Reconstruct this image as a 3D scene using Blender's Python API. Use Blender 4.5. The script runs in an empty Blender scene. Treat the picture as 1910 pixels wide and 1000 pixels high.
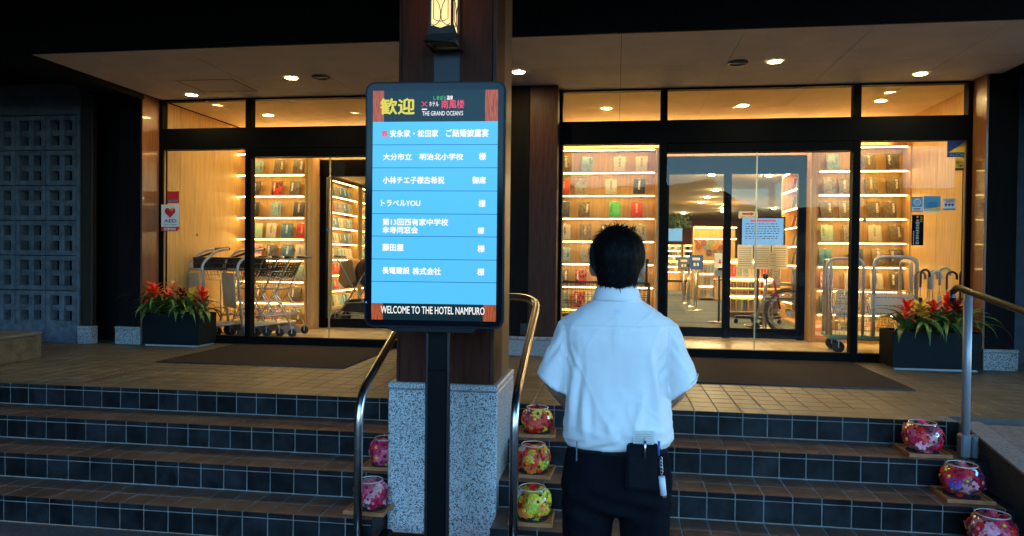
import bpy, bmesh, math, random
from mathutils import Vector, Matrix, noise, Euler
R = math.radians
S = bpy.context.scene
C = S.collection
random.seed(7)

# ---------------------------------------------------------------- camera, sky, exposure
YAW, PITCH, ROLL, FPX = R(8.35), math.atan(19 / 1321), 0.0105, 1321.0
cf = Vector((-math.sin(YAW) * math.cos(PITCH), math.cos(YAW) * math.cos(PITCH), -math.sin(PITCH)))
r0 = Vector((math.cos(YAW), math.sin(YAW), 0)); u0 = r0.cross(cf)
cr = r0 * math.cos(ROLL) + u0 * math.sin(ROLL); cu = cr.cross(cf)
cam_d = bpy.data.cameras.new('camera'); cam = bpy.data.objects.new('camera', cam_d); C.objects.link(cam)
cam_d.sensor_width = 36; cam_d.lens = 36 * FPX / 1910; cam_d.clip_start = 0.05; cam_d.clip_end = 3000
m3 = Matrix((cr, cu, -cf)).transposed().to_4x4(); m3.translation = Vector((0, 0, 1.58)); cam.matrix_world = m3
S.camera = cam

W = bpy.data.worlds.new('World'); S.world = W; W.use_nodes = True
wn = W.node_tree.nodes; wl = W.node_tree.links
bg = wn['Background']; sky = wn.new('ShaderNodeTexSky'); sky.sky_type = 'NISHITA'; sky.sun_disc = False
SKY_STRENGTH = 0.15
EXPOSURE = 4.05
sky.sun_elevation = R(6.0); sky.sun_rotation = R(20); sky.altitude = 0; sky.air_density = 1.0; sky.dust_density = 0.1; sky.ozone_density = 3.6
wl.new(sky.outputs[0], bg.inputs[0]); bg.inputs[1].default_value = SKY_STRENGTH
S.view_settings.view_transform = 'Standard'; S.view_settings.look = 'None'
S.view_settings.exposure = EXPOSURE; S.view_settings.gamma = 1; S.view_settings.use_curve_mapping = False
EX = 2 ** -EXPOSURE           # emission that shows as 1.0 in the picture
cy = S.cycles
cy.use_denoising = True; cy.max_bounces = 10; cy.diffuse_bounces = 5; cy.glossy_bounces = 4; cy.transparent_max_bounces = 16
cy.sample_clamp_indirect = 4.0; cy.use_light_tree = True; cy.caustics_reflective = False; cy.caustics_refractive = False

# ---------------------------------------------------------------- helpers
class MB:
    def __init__(s): s.v = []; s.f = []; s.m = []; s.sm = []
    def add(s, vs, fs, m=0, smooth=False, M=None):
        b = len(s.v)
        s.v += [tuple(M @ Vector(v)) for v in vs] if M is not None else [tuple(v) for v in vs]
        for f in fs: s.f.append(tuple(b + i for i in f)); s.m.append(m); s.sm.append(smooth)
        return s
    def box(s, x0, x1, y0, y1, z0, z1, m=0, M=None):
        vs = [(x, y, z) for z in (z0, z1) for y in (y0, y1) for x in (x0, x1)]
        return s.add(vs, [(0, 2, 3, 1), (4, 5, 7, 6), (0, 1, 5, 4), (2, 6, 7, 3), (0, 4, 6, 2), (1, 3, 7, 5)], m, M=M)
    def tube(s, pts, r, n=8, m=0, closed=False, M=None, flat=1.0):
        P = [Vector(p) for p in pts]; k = len(P); rr = r if isinstance(r, (list, tuple)) else [r] * k
        T = []
        for i in range(k):
            a = P[(i - 1) % k] if (closed or i > 0) else P[i]; b = P[(i + 1) % k] if (closed or i < k - 1) else P[i]
            T.append((b - a).normalized())
        ref = Vector((0, 0, 1)) if abs(T[0].z) < .9 else Vector((1, 0, 0))
        N = T[0].cross(ref).normalized(); vs = []
        for i in range(k):
            N = (N - T[i] * N.dot(T[i])).normalized(); B = T[i].cross(N)
            for j in range(n):
                a = 2 * math.pi * j / n
                vs.append(P[i] + N * math.cos(a) * rr[i] + B * math.sin(a) * rr[i] * flat)
        fs = []
        for i in range(k if closed else k - 1):
            i2 = (i + 1) % k
            for j in range(n): fs.append((i * n + j, i * n + (j + 1) % n, i2 * n + (j + 1) % n, i2 * n + j))
        s.add(vs, fs, m, True, M)
        if not closed:
            b = len(s.v) - len(vs)
            s.f.append(tuple(b + j for j in range(n))[::-1]); s.m.append(m); s.sm.append(False)
            s.f.append(tuple(b + (k - 1) * n + j for j in range(n))); s.m.append(m); s.sm.append(False)
        return s
    def lathe(s, prof, n=24, m=0, c=(0, 0, 0), smooth=True, M=None, capb=True, capt=True):
        vs = []; k = len(prof)
        for (r, z) in prof:
            for j in range(n):
                a = 2 * math.pi * j / n; vs.append((c[0] + r * math.cos(a), c[1] + r * math.sin(a), c[2] + z))
        fs = [(i * n + j, i * n + (j + 1) % n, (i + 1) * n + (j + 1) % n, (i + 1) * n + j) for i in range(k - 1) for j in range(n)]
        s.add(vs, fs, m, smooth, M); b = len(s.v) - len(vs)
        if capb: s.f.append(tuple(b + j for j in range(n))[::-1]); s.m.append(m); s.sm.append(False)
        if capt: s.f.append(tuple(b + (k - 1) * n + j for j in range(n))); s.m.append(m); s.sm.append(False)
        return s
    def rings(s, rings, m=0, M=None):
        n = len(rings[0]); vs = [p for r in rings for p in r]
        fs = [(i * n + j, i * n + (j + 1) % n, (i + 1) * n + (j + 1) % n, (i + 1) * n + j) for i in range(len(rings) - 1) for j in range(n)]
        s.add(vs, fs, m, True, M); b = len(s.v) - len(vs); k = len(rings)
        s.f.append(tuple(b + j for j in range(n))[::-1]); s.m.append(m); s.sm.append(True)
        s.f.append(tuple(b + (k - 1) * n + j for j in range(n))); s.m.append(m); s.sm.append(True)
        return s
    def ball(s, c, r, m=0, n=16, M=None, rot=None):
        if not isinstance(r, (tuple, list)): r = (r, r, r)
        k = max(6, n // 2); vs = [(0, 0, -1)]
        for i in range(1, k):
            t = math.pi * i / k
            for j in range(n): a = 2 * math.pi * j / n; vs.append((math.sin(t) * math.cos(a), math.sin(t) * math.sin(a), -math.cos(t)))
        vs.append((0, 0, 1)); fs = []
        for j in range(n): fs.append((0, 1 + (j + 1) % n, 1 + j)); fs.append((len(vs) - 1, 1 + (k - 2) * n + j, 1 + (k - 2) * n + (j + 1) % n))
        for i in range(k - 2):
            for j in range(n): fs.append((1 + i * n + j, 1 + i * n + (j + 1) % n, 1 + (i + 1) * n + (j + 1) % n, 1 + (i + 1) * n + j))
        X = Matrix.Translation(c) @ (rot.to_4x4() if rot else Matrix.Identity(4)) @ Matrix.Diagonal((r[0], r[1], r[2], 1))
        return s.add(vs, fs, m, True, (M @ X) if M is not None else X)
    def prism(s, poly, y0, y1, m=0, M=None):
        n = len(poly); vs = [(x, y0, z) for x, z in poly] + [(x, y1, z) for x, z in poly]
        fs = [tuple(range(n)), tuple(range(2 * n - 1, n - 1, -1))] + [(j, n + j, n + (j + 1) % n, (j + 1) % n) for j in range(n)]
        return s.add(vs, fs, m, False, M)
    def mesh(s, name, mats, bevel=0, seg=1):
        me = bpy.data.meshes.new(name); me.from_pydata(s.v, [], s.f)
        me.polygons.foreach_set('material_index', s.m); me.polygons.foreach_set('use_smooth', s.sm)
        for mt in (mats if isinstance(mats, (list, tuple)) else [mats]): me.materials.append(mt)
        bm = bmesh.new(); bm.from_mesh(me)
        bmesh.ops.recalc_face_normals(bm, faces=bm.faces)
        if bevel: bmesh.ops.bevel(bm, geom=[e for e in bm.edges if len(e.link_faces) == 2 and e.calc_face_angle() > .5], offset=bevel, segments=seg, affect='EDGES', clamp_overlap=True)
        bm.to_mesh(me); bm.free(); me.update(); return me
    def build(s, name, mats, parent=None, bevel=0, seg=1, loc=None, rot=None):
        return link(name, s.mesh(name, mats, bevel, seg), parent, loc, rot)

def link(name, data, parent=None, loc=None, rot=None):
    o = bpy.data.objects.new(name, data); C.objects.link(o)
    if parent is not None: o.parent = parent
    if loc is not None: o.location = loc
    if rot is not None: o.rotation_euler = rot
    return o
def tag(o, label=None, cat=None, group=None, kind=None):
    if label: o['label'] = label
    if cat: o['category'] = cat
    if group: o['group'] = group
    if kind: o['kind'] = kind
    return o
def thing(name, label, cat, loc=(0, 0, 0), rz=0, group=None):
    return tag(link(name, None, None, loc, (0, 0, rz)), label, cat, group)
def copy_tree(o, parent=None):
    c = o.copy(); C.objects.link(c); c.parent = parent
    for ch in list(o.children): copy_tree(ch, c)
    return c
def struct(o): o['kind'] = 'structure'; return o
def box(name, dims, m, parent=None, bevel=0): return MB().box(*dims).build(name, m, parent, bevel)
def bez(pts, n=8):
    out = []
    P = [Vector(p) for p in pts]
    for i in range(n + 1):
        t = i / n; q = P[:]
        while len(q) > 1: q = [a.lerp(b, t) for a, b in zip(q, q[1:])]
        out.append(q[0])
    return out
def fillet(pts, rad, n=6):
    P = [Vector(p) for p in pts]; out = [P[0]]
    for i in range(1, len(P) - 1):
        a, b, c = P[i - 1], P[i], P[i + 1]; d1 = (a - b); d2 = (c - b)
        rr = min(rad, d1.length * .49, d2.length * .49)
        out += bez([b + d1.normalized() * rr, b, b + d2.normalized() * rr], n)
    out.append(P[-1]); return out

# ---------------------------------------------------------------- materials
def lin(r, g, b):
    f = lambda c: (c / 255 / 12.92) if c / 255 <= .04045 else ((c / 255 + .055) / 1.055) ** 2.4
    return (f(r), f(g), f(b))
def mat(name, col, rough=.5, metal=0, var=0, vscale=8, bump=0, bscale=60, spec=.5, coat=0, rnd=0, stretch=None, col2=None, sheen=0):
    m = bpy.data.materials.new(name); m.use_nodes = True; nt = m.node_tree; b = nt.nodes['Principled BSDF']; L = nt.links
    b.inputs['Base Color'].default_value = (*col, 1); b.inputs['Roughness'].default_value = rough; b.inputs['Metallic'].default_value = metal
    b.inputs['Specular IOR Level'].default_value = spec; b.inputs['Coat Weight'].default_value = coat
    if sheen: b.inputs['Sheen Weight'].default_value = sheen
    geo = nt.nodes.new('ShaderNodeNewGeometry'); pos = geo.outputs['Position']
    if stretch:
        mp = nt.nodes.new('ShaderNodeVectorMath'); mp.operation = 'MULTIPLY'; mp.inputs[1].default_value = stretch; L.new(pos, mp.inputs[0]); pos = mp.outputs[0]
    if var or col2 or rnd:
        nz = nt.nodes.new('ShaderNodeTexNoise'); nz.inputs['Scale'].default_value = vscale; nz.inputs['Detail'].default_value = 6; nz.inputs['Roughness'].default_value = .62; L.new(pos, nz.inputs['Vector'])
        mx = nt.nodes.new('ShaderNodeMix'); mx.data_type = 'RGBA'
        c2 = col2 if col2 else tuple(c * (1 + var * 1.6) for c in col); c1 = tuple(c * (1 - var) for c in col)
        mx.inputs[6].default_value = (*c1, 1); mx.inputs[7].default_value = (*c2, 1)
        rp = nt.nodes.new('ShaderNodeMapRange'); rp.inputs[1].default_value = .32; rp.inputs[2].default_value = .68; L.new(nz.outputs[0], rp.inputs[0]); L.new(rp.outputs[0], mx.inputs[0])
        out = mx.outputs[2]
        if rnd:
            oi = nt.nodes.new('ShaderNodeObjectInfo'); mr = nt.nodes.new('ShaderNodeMapRange'); mr.inputs[3].default_value = 1 - rnd; mr.inputs[4].default_value = 1 + rnd; L.new(oi.outputs['Random'], mr.inputs[0])
            vm = nt.nodes.new('ShaderNodeVectorMath'); vm.operation = 'SCALE'; L.new(out, vm.inputs[0]); L.new(mr.outputs[0], vm.inputs['Scale']); out = vm.outputs[0]
        L.new(out, b.inputs['Base Color'])
        rr = nt.nodes.new('ShaderNodeMapRange'); rr.inputs[3].default_value = max(.02, rough - .08); rr.inputs[4].default_value = min(1, rough + .1); L.new(nz.outputs[0], rr.inputs[0]); L.new(rr.outputs[0], b.inputs['Roughness'])
    if bump:
        n2 = nt.nodes.new('ShaderNodeTexNoise'); n2.inputs['Scale'].default_value = bscale; n2.inputs['Detail'].default_value = 5; L.new(pos, n2.inputs['Vector'])
        bp = nt.nodes.new('ShaderNodeBump'); bp.inputs['Strength'].default_value = bump; bp.inputs['Distance'].default_value = .004; L.new(n2.outputs[0], bp.inputs['Height']); L.new(bp.outputs[0], b.inputs['Normal'])
    return m
def emit(name, col, s):
    m = bpy.data.materials.new(name); m.use_nodes = True; nt = m.node_tree; b = nt.nodes['Principled BSDF']
    b.inputs['Base Color'].default_value = (.001, .001, .001, 1); b.inputs['Roughness'].default_value = .2; b.inputs['Specular IOR Level'].default_value = .12
    b.inputs['Emission Color'].default_value = (*col, 1); b.inputs['Emission Strength'].default_value = s; return m
def glass_mat(name, tint=(1, 1, 1), ior=1.5, rough=0.0, mul=1.0):
    m = bpy.data.materials.new(name); m.use_nodes = True; nt = m.node_tree; L = nt.links; nt.nodes.remove(nt.nodes['Principled BSDF'])
    tr = nt.nodes.new('ShaderNodeBsdfTransparent'); tr.inputs[0].default_value = (*tint, 1); gl = nt.nodes.new('ShaderNodeBsdfGlossy'); gl.inputs['Roughness'].default_value = rough
    fr = nt.nodes.new('ShaderNodeFresnel'); fr.inputs[0].default_value = ior; mm = nt.nodes.new('ShaderNodeMath'); mm.operation = 'MULTIPLY'; mm.inputs[1].default_value = mul; mm.use_clamp = True
    mx = nt.nodes.new('ShaderNodeMixShader'); L.new(fr.outputs[0], mm.inputs[0]); L.new(mm.outputs[0], mx.inputs[0]); L.new(tr.outputs[0], mx.inputs[1]); L.new(gl.outputs[0], mx.inputs[2])
    L.new(mx.outputs[0], nt.nodes['Material Output'].inputs[0]); return m
def granite(name, base, dark, scale=150):
    m = mat(name, base, .45); nt = m.node_tree; L = nt.links; b = nt.nodes['Principled BSDF']; geo = nt.nodes['Geometry']
    v = nt.nodes.new('ShaderNodeTexVoronoi'); v.inputs['Scale'].default_value = scale; L.new(geo.outputs['Position'], v.inputs['Vector'])
    n = nt.nodes.new('ShaderNodeTexNoise'); n.inputs['Scale'].default_value = scale * .55; n.inputs['Detail'].default_value = 4; L.new(geo.outputs['Position'], n.inputs['Vector'])
    r = nt.nodes.new('ShaderNodeValToRGB'); r.color_ramp.interpolation = 'EASE'; e = r.color_ramp.elements
    e[0].position = .41; e[0].color = (*dark, 1); e[1].position = .475; e[1].color = (*[c * .8 for c in base], 1); x = r.color_ramp.elements.new(.62); x.color = (*base, 1); L.new(n.outputs[0], r.inputs[0])
    mx = nt.nodes.new('ShaderNodeMix'); mx.data_type = 'RGBA'; mx.blend_type = 'MULTIPLY'; mx.inputs[0].default_value = .35; L.new(r.outputs[0], mx.inputs[6]); L.new(v.outputs['Color'], mx.inputs[7])
    hs = nt.nodes.new('ShaderNodeHueSaturation'); hs.inputs['Saturation'].default_value = .25; hs.inputs['Value'].default_value = 1.15; L.new(mx.outputs[2], hs.inputs['Color']); L.new(hs.outputs[0], b.inputs['Base Color']); return m

tile_m = mat('tile_glazed', (.008, .008, .009), .36, spec=.15, col2=(.019, .021, .024), var=.4, vscale=7, bump=.3, bscale=60, rnd=.35)
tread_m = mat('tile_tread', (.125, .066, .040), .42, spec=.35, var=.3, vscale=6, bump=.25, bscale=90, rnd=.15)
grout_m = mat('grout', (.20, .185, .17), .9, var=.25, vscale=9, bump=.3)
floor_tile_m = mat('tile_landing', (.128, .098, .060), .45, spec=.25, var=.25, vscale=5, bump=.2, bscale=70, rnd=.15)
fgrout_m = mat('landing_grout', (.085, .07, .06), .9, var=.2)
asphalt_m = mat('asphalt', (.085, .058, .050), .9, var=.35, vscale=30, bump=.8, bscale=150)
granite_m = granite('granite', (.56, .56, .56), (.03, .04, .05), 300)
granite_dim = granite('granite_grey', (.38, .38, .39), (.05, .05, .055), 220)
dwood = mat('dark_wood', (.050, .0125, .0065), .5, spec=.12, var=.35, vscale=5, bump=.12, bscale=12, stretch=(9, 9, .7))
dwood2 = mat('dark_wood_column', (.05, .016, .009), .45, spec=.2, var=.35, vscale=5, bump=.12, bscale=12, stretch=(9, 9, .7))
black_wood = mat('black_stained_wood', (.006, .005, .005), .65, spec=.08, var=.3, vscale=4, stretch=(8, 8, 1))
reveal_wood = mat('reveal_wood', (.16, .065, .028), .3, var=.3, vscale=5, stretch=(9, 9, .8), coat=.2)
oak = mat('oak_veneer', (.56, .36, .15), .48, var=.16, vscale=4, stretch=(10, 10, .6), bump=.08, bscale=20)
oak_d = mat('oak_edge', (.40, .21, .085), .5, var=.2, vscale=4, stretch=(10, 10, .8))
alu_dark = mat('dark_bronze_aluminium', (.0022, .0026, .0028), .5, spec=.05, var=.1)
steel = mat('brushed_steel', (.58, .57, .56), .22, metal=1, var=.08, vscale=20)
steel_r = mat('matt_steel', (.50, .50, .52), .45, metal=.8, var=.12, vscale=20)
chrome = mat('chrome_wire', (.66, .64, .6), .25, metal=.9)
black_p = mat('black_plastic', (.012, .012, .013), .42, var=.15)
black_gloss = mat('black_gloss', (.006, .007, .010), .12, coat=.6)
rubber = mat('rubber', (.02, .02, .02), .7)
white_p = mat('white_plastic', (.72, .72, .7), .45)
paper = mat('paper', (.78, .76, .70), .7, var=.04)
nt = paper.node_tree; tl = nt.nodes.new('ShaderNodeBsdfTranslucent'); tl.inputs[0].default_value = (.8, .76, .66, 1); mx = nt.nodes.new('ShaderNodeMixShader'); mx.inputs[0].default_value = .45
nt.links.new(nt.nodes['Principled BSDF'].outputs[0], mx.inputs[1]); nt.links.new(tl.outputs[0], mx.inputs[2]); nt.links.new(mx.outputs[0], nt.nodes['Material Output'].inputs[0])
ink = mat('ink', (.03, .03, .035), .6)
soffit_m = mat('soffit_board', (.62, .62, .66), .85, var=.07, vscale=3, bump=.25, bscale=120)
ceil_in = mat('vestibule_ceiling', (.62, .52, .34), .8, var=.08, vscale=3, bump=.2, bscale=120)
mat_m = mat('entrance_mat', (.030, .022, .020), .95, var=.3, vscale=60, bump=1.0, bscale=300, spec=.12)
glass_m = glass_mat('clear_glass', (.97, .98, .97), 1.52, 0, .23)
glass_in = glass_mat('inner_glass', (.97, .98, .97), 1.5, 0, .3)
led_m = emit('led_strip', (1.0, .66, .20), 42 * EX)
red_m = mat('red_ink', (.55, .02, .03), .5); blue_m = mat('blue_ink', (.02, .10, .38), .5); yel_m = mat('yellow_ink', (.75, .50, .04), .5)
lblue_m = mat('light_blue_ink', (.05, .30, .55), .5); white_i = mat('white_ink', (.75, .75, .74), .5); green_m = mat('green_ink', (.05, .42, .12), .5)

# ---------------------------------------------------------------- lettering
_txt = {}
def text_mesh(body, bold=0.0):
    k = (body, bold)
    if k not in _txt:
        c = bpy.data.curves.new('lettering', 'FONT'); c.body = body; c.size = 1; c.resolution_u = 3; c.offset = bold; c.fill_mode = 'BOTH'
        o = bpy.data.objects.new('lettering', c); C.objects.link(o); dg = bpy.context.evaluated_depsgraph_get()
        me = bpy.data.meshes.new_from_object(o.evaluated_get(dg)); bpy.data.objects.remove(o); _txt[k] = [v.co.copy() for v in me.vertices], [tuple(p.vertices) for p in me.polygons]
        bpy.data.meshes.remove(me)
    return _txt[k]
def lettering(body, x0, x1, z0, z1, y, m, parent, bold=0.0, name='lettering'):
    """fits the words into x0..x1, z0..z1 on the plane y, facing -Y; bold = extra stroke width as a share of the height"""
    vs, fs = text_mesh(body, 0.0)
    ax = min(v.x for v in vs); bx = max(v.x for v in vs); ay = min(v.y for v in vs); by = max(v.y for v in vs)
    e = bold * (z1 - z0); sx = (x1 - x0 - 2 * e) / (bx - ax); sz = (z1 - z0 - 2 * e) / (by - ay); V = []; F = []
    for k, (dx, dz) in enumerate(((0, 0), (1, 0), (-1, 0), (0, 1), (0, -1)) if bold else ((0, 0),)):
        b = len(V); V += [(x0 + e + dx * e + (v.x - ax) * sx, y - .00012 * k, z0 + e + dz * e + (v.y - ay) * sz) for v in vs]; F += [tuple(b + i for i in f) for f in fs]
    me = bpy.data.meshes.new(name); me.from_pydata(V, [], F); me.materials.append(m)
    return link(name, me, parent)
# ---------------------------------------------------------------- ground, steps, landing
LZ = .61; NY = [4.65, 4.31, 3.98, 3.66]; NZ = [.61, .458, .306, .154]; XL, XR = -9.0, 2.08; P = .15; PH = .06
g = struct(box('road', (-700, 700, -700, 3.66, -.3, 0), asphalt_m))
kl = MB().box(-2.66, -2.52, 3.36, 3.49, 0, .006).build('painted_marking', white_i, g)
tag(kl, kind='structure')
def tmesh(name, w, d, h, m, bev=.0022):
    return MB().box(-w / 2, w / 2, -d / 2, d / 2, 0, h).mesh(name, m, bev)
PX0, PX1, PY0, PY1 = -1.284, -.643, 3.89, 4.53
def in_pillar(x, y): return PX0 + .06 < x < PX1 - .06 and y > PY0 and y < PY1 + .02
def tile_run(step, x0, x1, fn, mesh):
    k = math.ceil((x0 - PH) / P); out = []
    while (k + 1) * P + PH <= x1 + 1e-6:
        x = k * P + PH + P / 2
        r = fn(x)
        if r: o = link('tile', mesh, step, r[0], r[1])
        k += 1
ks = math.ceil((XL - PH) / P) * P + PH
ke = math.floor((XR - PH) / P) * P + PH
riser = tmesh('riser_tile', .1425, .1130, .009, tile_m); lip = tmesh('nosing_tile', .1435, .0265, .009, tile_m)
for i in range(4):
    y, z = NY[i], NZ[i]; z0 = z - .152; yb = (NY[i - 1] if i else 4.9)
    cb = MB()
    if i < 3: cb.box(XL, XR, y + .006, 4.9 + .01 * i, max(z0 - .02, 0.001), z - .0018)
    else: cb.box(XL, PX0 - .012, y + .006, 4.9, .001, z - .0018).box(PX1 + .012, XR, y + .006, 4.92, .001, z - .0018)
    st = struct(cb.build('step', grout_m))
    if i == 3:
        for xs_, sg in ((PX0 - .0105, 1), (PX1 + .0105, -1)): MB().box(min(xs_, xs_ + .007 * sg), max(xs_, xs_ + .007 * sg), y + .001, 3.96, .003, z - .002).build('side_tile', tile_m, st, .002)
    for k in range(int((ke - ks) / P + .5)):
        x = ks + k * P + P / 2
        if in_pillar(x, y + .05) or (i == 3 and PX0 - .05 < x < PX1 + .05): continue
        j = random.uniform(-.0007, .0007)
        link('tile', riser, st, (x, y + .0085 + j, z0 + .005 + .057), (R(90), 0, 0))
        link('nosing_tile', lip, st, (x, y + .0085 + j * .6, z - .0145), (R(90), 0, 0))
    if i:
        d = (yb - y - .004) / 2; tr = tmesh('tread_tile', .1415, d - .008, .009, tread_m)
        for r_ in range(2):
            for k in range(int((ke - ks) / P + .5)):
                x = ks + k * P + P / 2; yy = y + .002 + d * (r_ + .5)
                if in_pillar(x, yy) or (i == 3 and PX0 - .05 < x < PX1 + .05): continue
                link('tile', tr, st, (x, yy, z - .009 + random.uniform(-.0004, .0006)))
    # the last narrow piece against the cheek
    MB().box(ke + .003, XR - .002, y - .0005, y + .008, z0 + .005, z - .003).build('tile', tile_m, st, .002)
    if i == 3:
        for (xa, xb) in ((PX1 + .003, PH + P * math.ceil((PX1 + .003 - PH) / P) - .003 + 0), (PH + P * math.floor((PX0 - PH) / P) + .003, PX0 - .003)):
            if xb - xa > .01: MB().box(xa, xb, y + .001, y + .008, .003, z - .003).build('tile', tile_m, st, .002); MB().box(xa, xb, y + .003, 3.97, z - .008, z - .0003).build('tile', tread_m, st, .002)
    if i: MB().box(ke + .003, XR - .002, y + .003, yb - .004, z - .008, z - .0003).build('tile', tile_m, st, .002)
land = struct(MB().box(-9, 7, 4.80, 7.30, .002, LZ - .0022).box(-9, XR, 4.665, 4.80, .003, LZ - .0022).build('landing_floor', fgrout_m))
lt = tmesh('landing_tile', .1425, .1425, .008, floor_tile_m)
rest = MB(); n = 0
for r_ in range(17):
    for k in range(-60, 47):
        x = k * P + PH + P / 2; y = 4.651 + P * (r_ + .5)
        if x > XR and r_ == 0: continue
        if r_ < 5 and -5.2 < x < 3.4 and n < 296:
            link('tile', lt, land, (x, y, LZ - .008 + random.uniform(-.0004, .0004))); n += 1
        elif x > -8.2 and x < 6.5:
            a = .0712; rest.add([(x - a, y - a, LZ - .0045), (x + a, y - a, LZ - .0045), (x + a, y + a, LZ - .0045), (x - a, y + a, LZ - .0045),
                (x - a + .002, y - a + .002, LZ), (x + a - .002, y - a + .002, LZ), (x + a - .002, y + a - .002, LZ), (x - a + .002, y + a - .002, LZ)],
                [(4, 5, 6, 7), (0, 1, 5, 4), (1, 2, 6, 5), (2, 3, 7, 6), (3, 0, 4, 7)])
tag(rest.build('floor_tiling', floor_tile_m, land), kind='stuff')
vest = struct(MB().box(-5.3, 3.6, 7.305, 9.16, .002, LZ - .001).build('vestibule_floor', mat('vestibule_tile_floor', (.30, .24, .17), .5, var=.15, vscale=5)))
vt = tmesh('vestibule_tile', .295, .295, .006, mat('vestibule_tile', (.36, .29, .20), .4, var=.15, vscale=6, rnd=.12))
for r_ in range(6):
    for k in range(29): link('tile', vt, vest, (-5.1 + k * .3, 7.46 + r_ * .3, LZ - .005))

# ramp beside the steps
def slope(y): return LZ - .17 * (4.6 - y)
ramp = struct(MB().prism([(4.6, 0.001), (4.6, LZ - .001), (4.598, LZ - .001), (1.0, 0.002), (1.0, .001)], 2.2, 5.2, M=Matrix.Rotation(0, 4, 'X') @ Matrix(((0, 1, 0, 0), (1, 0, 0, 0), (0, 0, 1, 0), (0, 0, 0, 1)))).build('ramp', mat('ramp_concrete', (.19, .13, .10), .85, var=.2, vscale=25, bump=.5)))
YX = Matrix(((0, 1, 0, 0), (1, 0, 0, 0), (0, 0, 1, 0), (0, 0, 0, 1)))
struct(MB().prism([(4.60, -.001), (4.60, LZ - .01), (1.0, .02), (1.0, -.001)], 2.082, 2.198, M=YX).build('ramp_kerb', mat('dark_kerb_stone', (.03, .028, .027), .8, var=.3, vscale=20)))
struct(MB().prism([(4.66, LZ - .009), (4.66, LZ + .004), (4.60, LZ + .004), (1.0, .032), (1.0, .02), (4.60, LZ - .01)], 2.075, 2.197, M=YX).build('ramp_edge', mat('ramp_edge_stone', (.22, .16, .13), .85, var=.25, vscale=60, bump=.5)))

# entrance mats
def doormat(label, pts):
    t = thing('entrance_mat', label, 'mat', (pts[0][0], pts[0][1], LZ)); o = t.location
    MB().prism([(x, y) for x, y in pts], LZ + .001, LZ + .009, M=Matrix(((1, 0, 0, -o[0]), (0, 0, 1, -o[1]), (0, 1, 0, -o[2]), (0, 0, 0, 1)))).build('carpet', mat_m, t)
    q = pts + [pts[0]]
    MB().tube([(x - o[0], y - o[1], .006) for x, y in pts], .006, 6, closed=True).build('rubber_border', rubber, t)
doormat('dark brown entrance mat in front of the doorway with luggage trolleys', [(-4.06, 5.80), (-2.30, 5.80), (-2.30, 7.14), (-4.06, 7.14)])
doormat('dark brown entrance mat before the sliding doors with the wheelchair behind', [(.45, 5.70), (2.24, 5.70), (2.24, 7.14), (.45, 7.14)])

# ---------------------------------------------------------------- canopy
SZ = 3.285
sof = struct(MB().box(-5.0, 3.42, 5.44, 9.16, SZ + .012, SZ + .05).build('soffit', black_wood))
def panel_cut(x0, x1, y0, y1, hole, m): pass
for k in range(-6, 4):
    x0 = max(-4.995, .02 + .91 * k) + .002; x1 = min(3.415, .02 + .91 * (k + 1)) - .002
    if x1 <= x0: continue
    for (y0, y1, mm) in ((5.45, 6.338, soffit_m), (6.342, 7.22, soffit_m), (7.30, 8.2, ceil_in), (8.204, 9.14, ceil_in)):
        MB().box(x0, x1, y0, y1, SZ, SZ + .011).build('ceiling_panel', mm, sof)
hm = MB()
for (x0, x1, y0, y1) in ((-4.30, -3.70, 6.42, 6.435), (-4.30, -3.70, 6.90, 6.915), (-4.30, -4.285, 6.435, 6.90), (-3.715, -3.70, 6.435, 6.90)): hm.box(x0, x1, y0, y1, SZ - .004, SZ)
hm.build('access_hatch_frame', mat('pale_wood_trim', (.5, .34, .2), .6), sof)
struct(box('fascia_beam', (-9, 7, 5.415, 5.44, SZ - .003, 4.2), black_wood))
struct(box('soffit_edge_beam', (-5.30, -5.0, 5.44, 6.92, SZ - .06, 4.2), black_wood))
struct(box('building_back_wall', (-9.3, 9.3, 26, 26.3, -.2, 4.6), black_wood)); struct(box('building_side_wall', (9.2, 9.5, 7.4, 26, -.2, 4.6), black_wood)); struct(box('building_roof', (-9.3, 9.5, 9.2, 26.3, 4.2, 4.6), black_wood))
struct(box('soffit_edge_beam', (3.42, 3.72, 5.44, 6.92, SZ - .03, 4.2), black_wood))
cr_ = struct(box('canopy_roof', (-9, 7, -1.2, 5.414, 4.2, 4.6), black_wood))
for k in range(11): box('rafter', (-8.3 + k * 1.5, -8.14 + k * 1.5, -1.15, 5.40, 4.02, 4.199), black_wood, cr_)
struct(box('canopy_beam', (-9, 7, -1.4, -1.2, 4.0, 4.6), black_wood))
struct(box('unseen_sky_blocker', (-9, -6.6, -1.4, -1.2, 0, 4.0), black_wood))  # unseen wall, added to hide the sky from the breeze blocks
struct(box('roof_slab', (-9, 7, 5.44, 9.2, 3.4, 4.6), black_wood))

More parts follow.
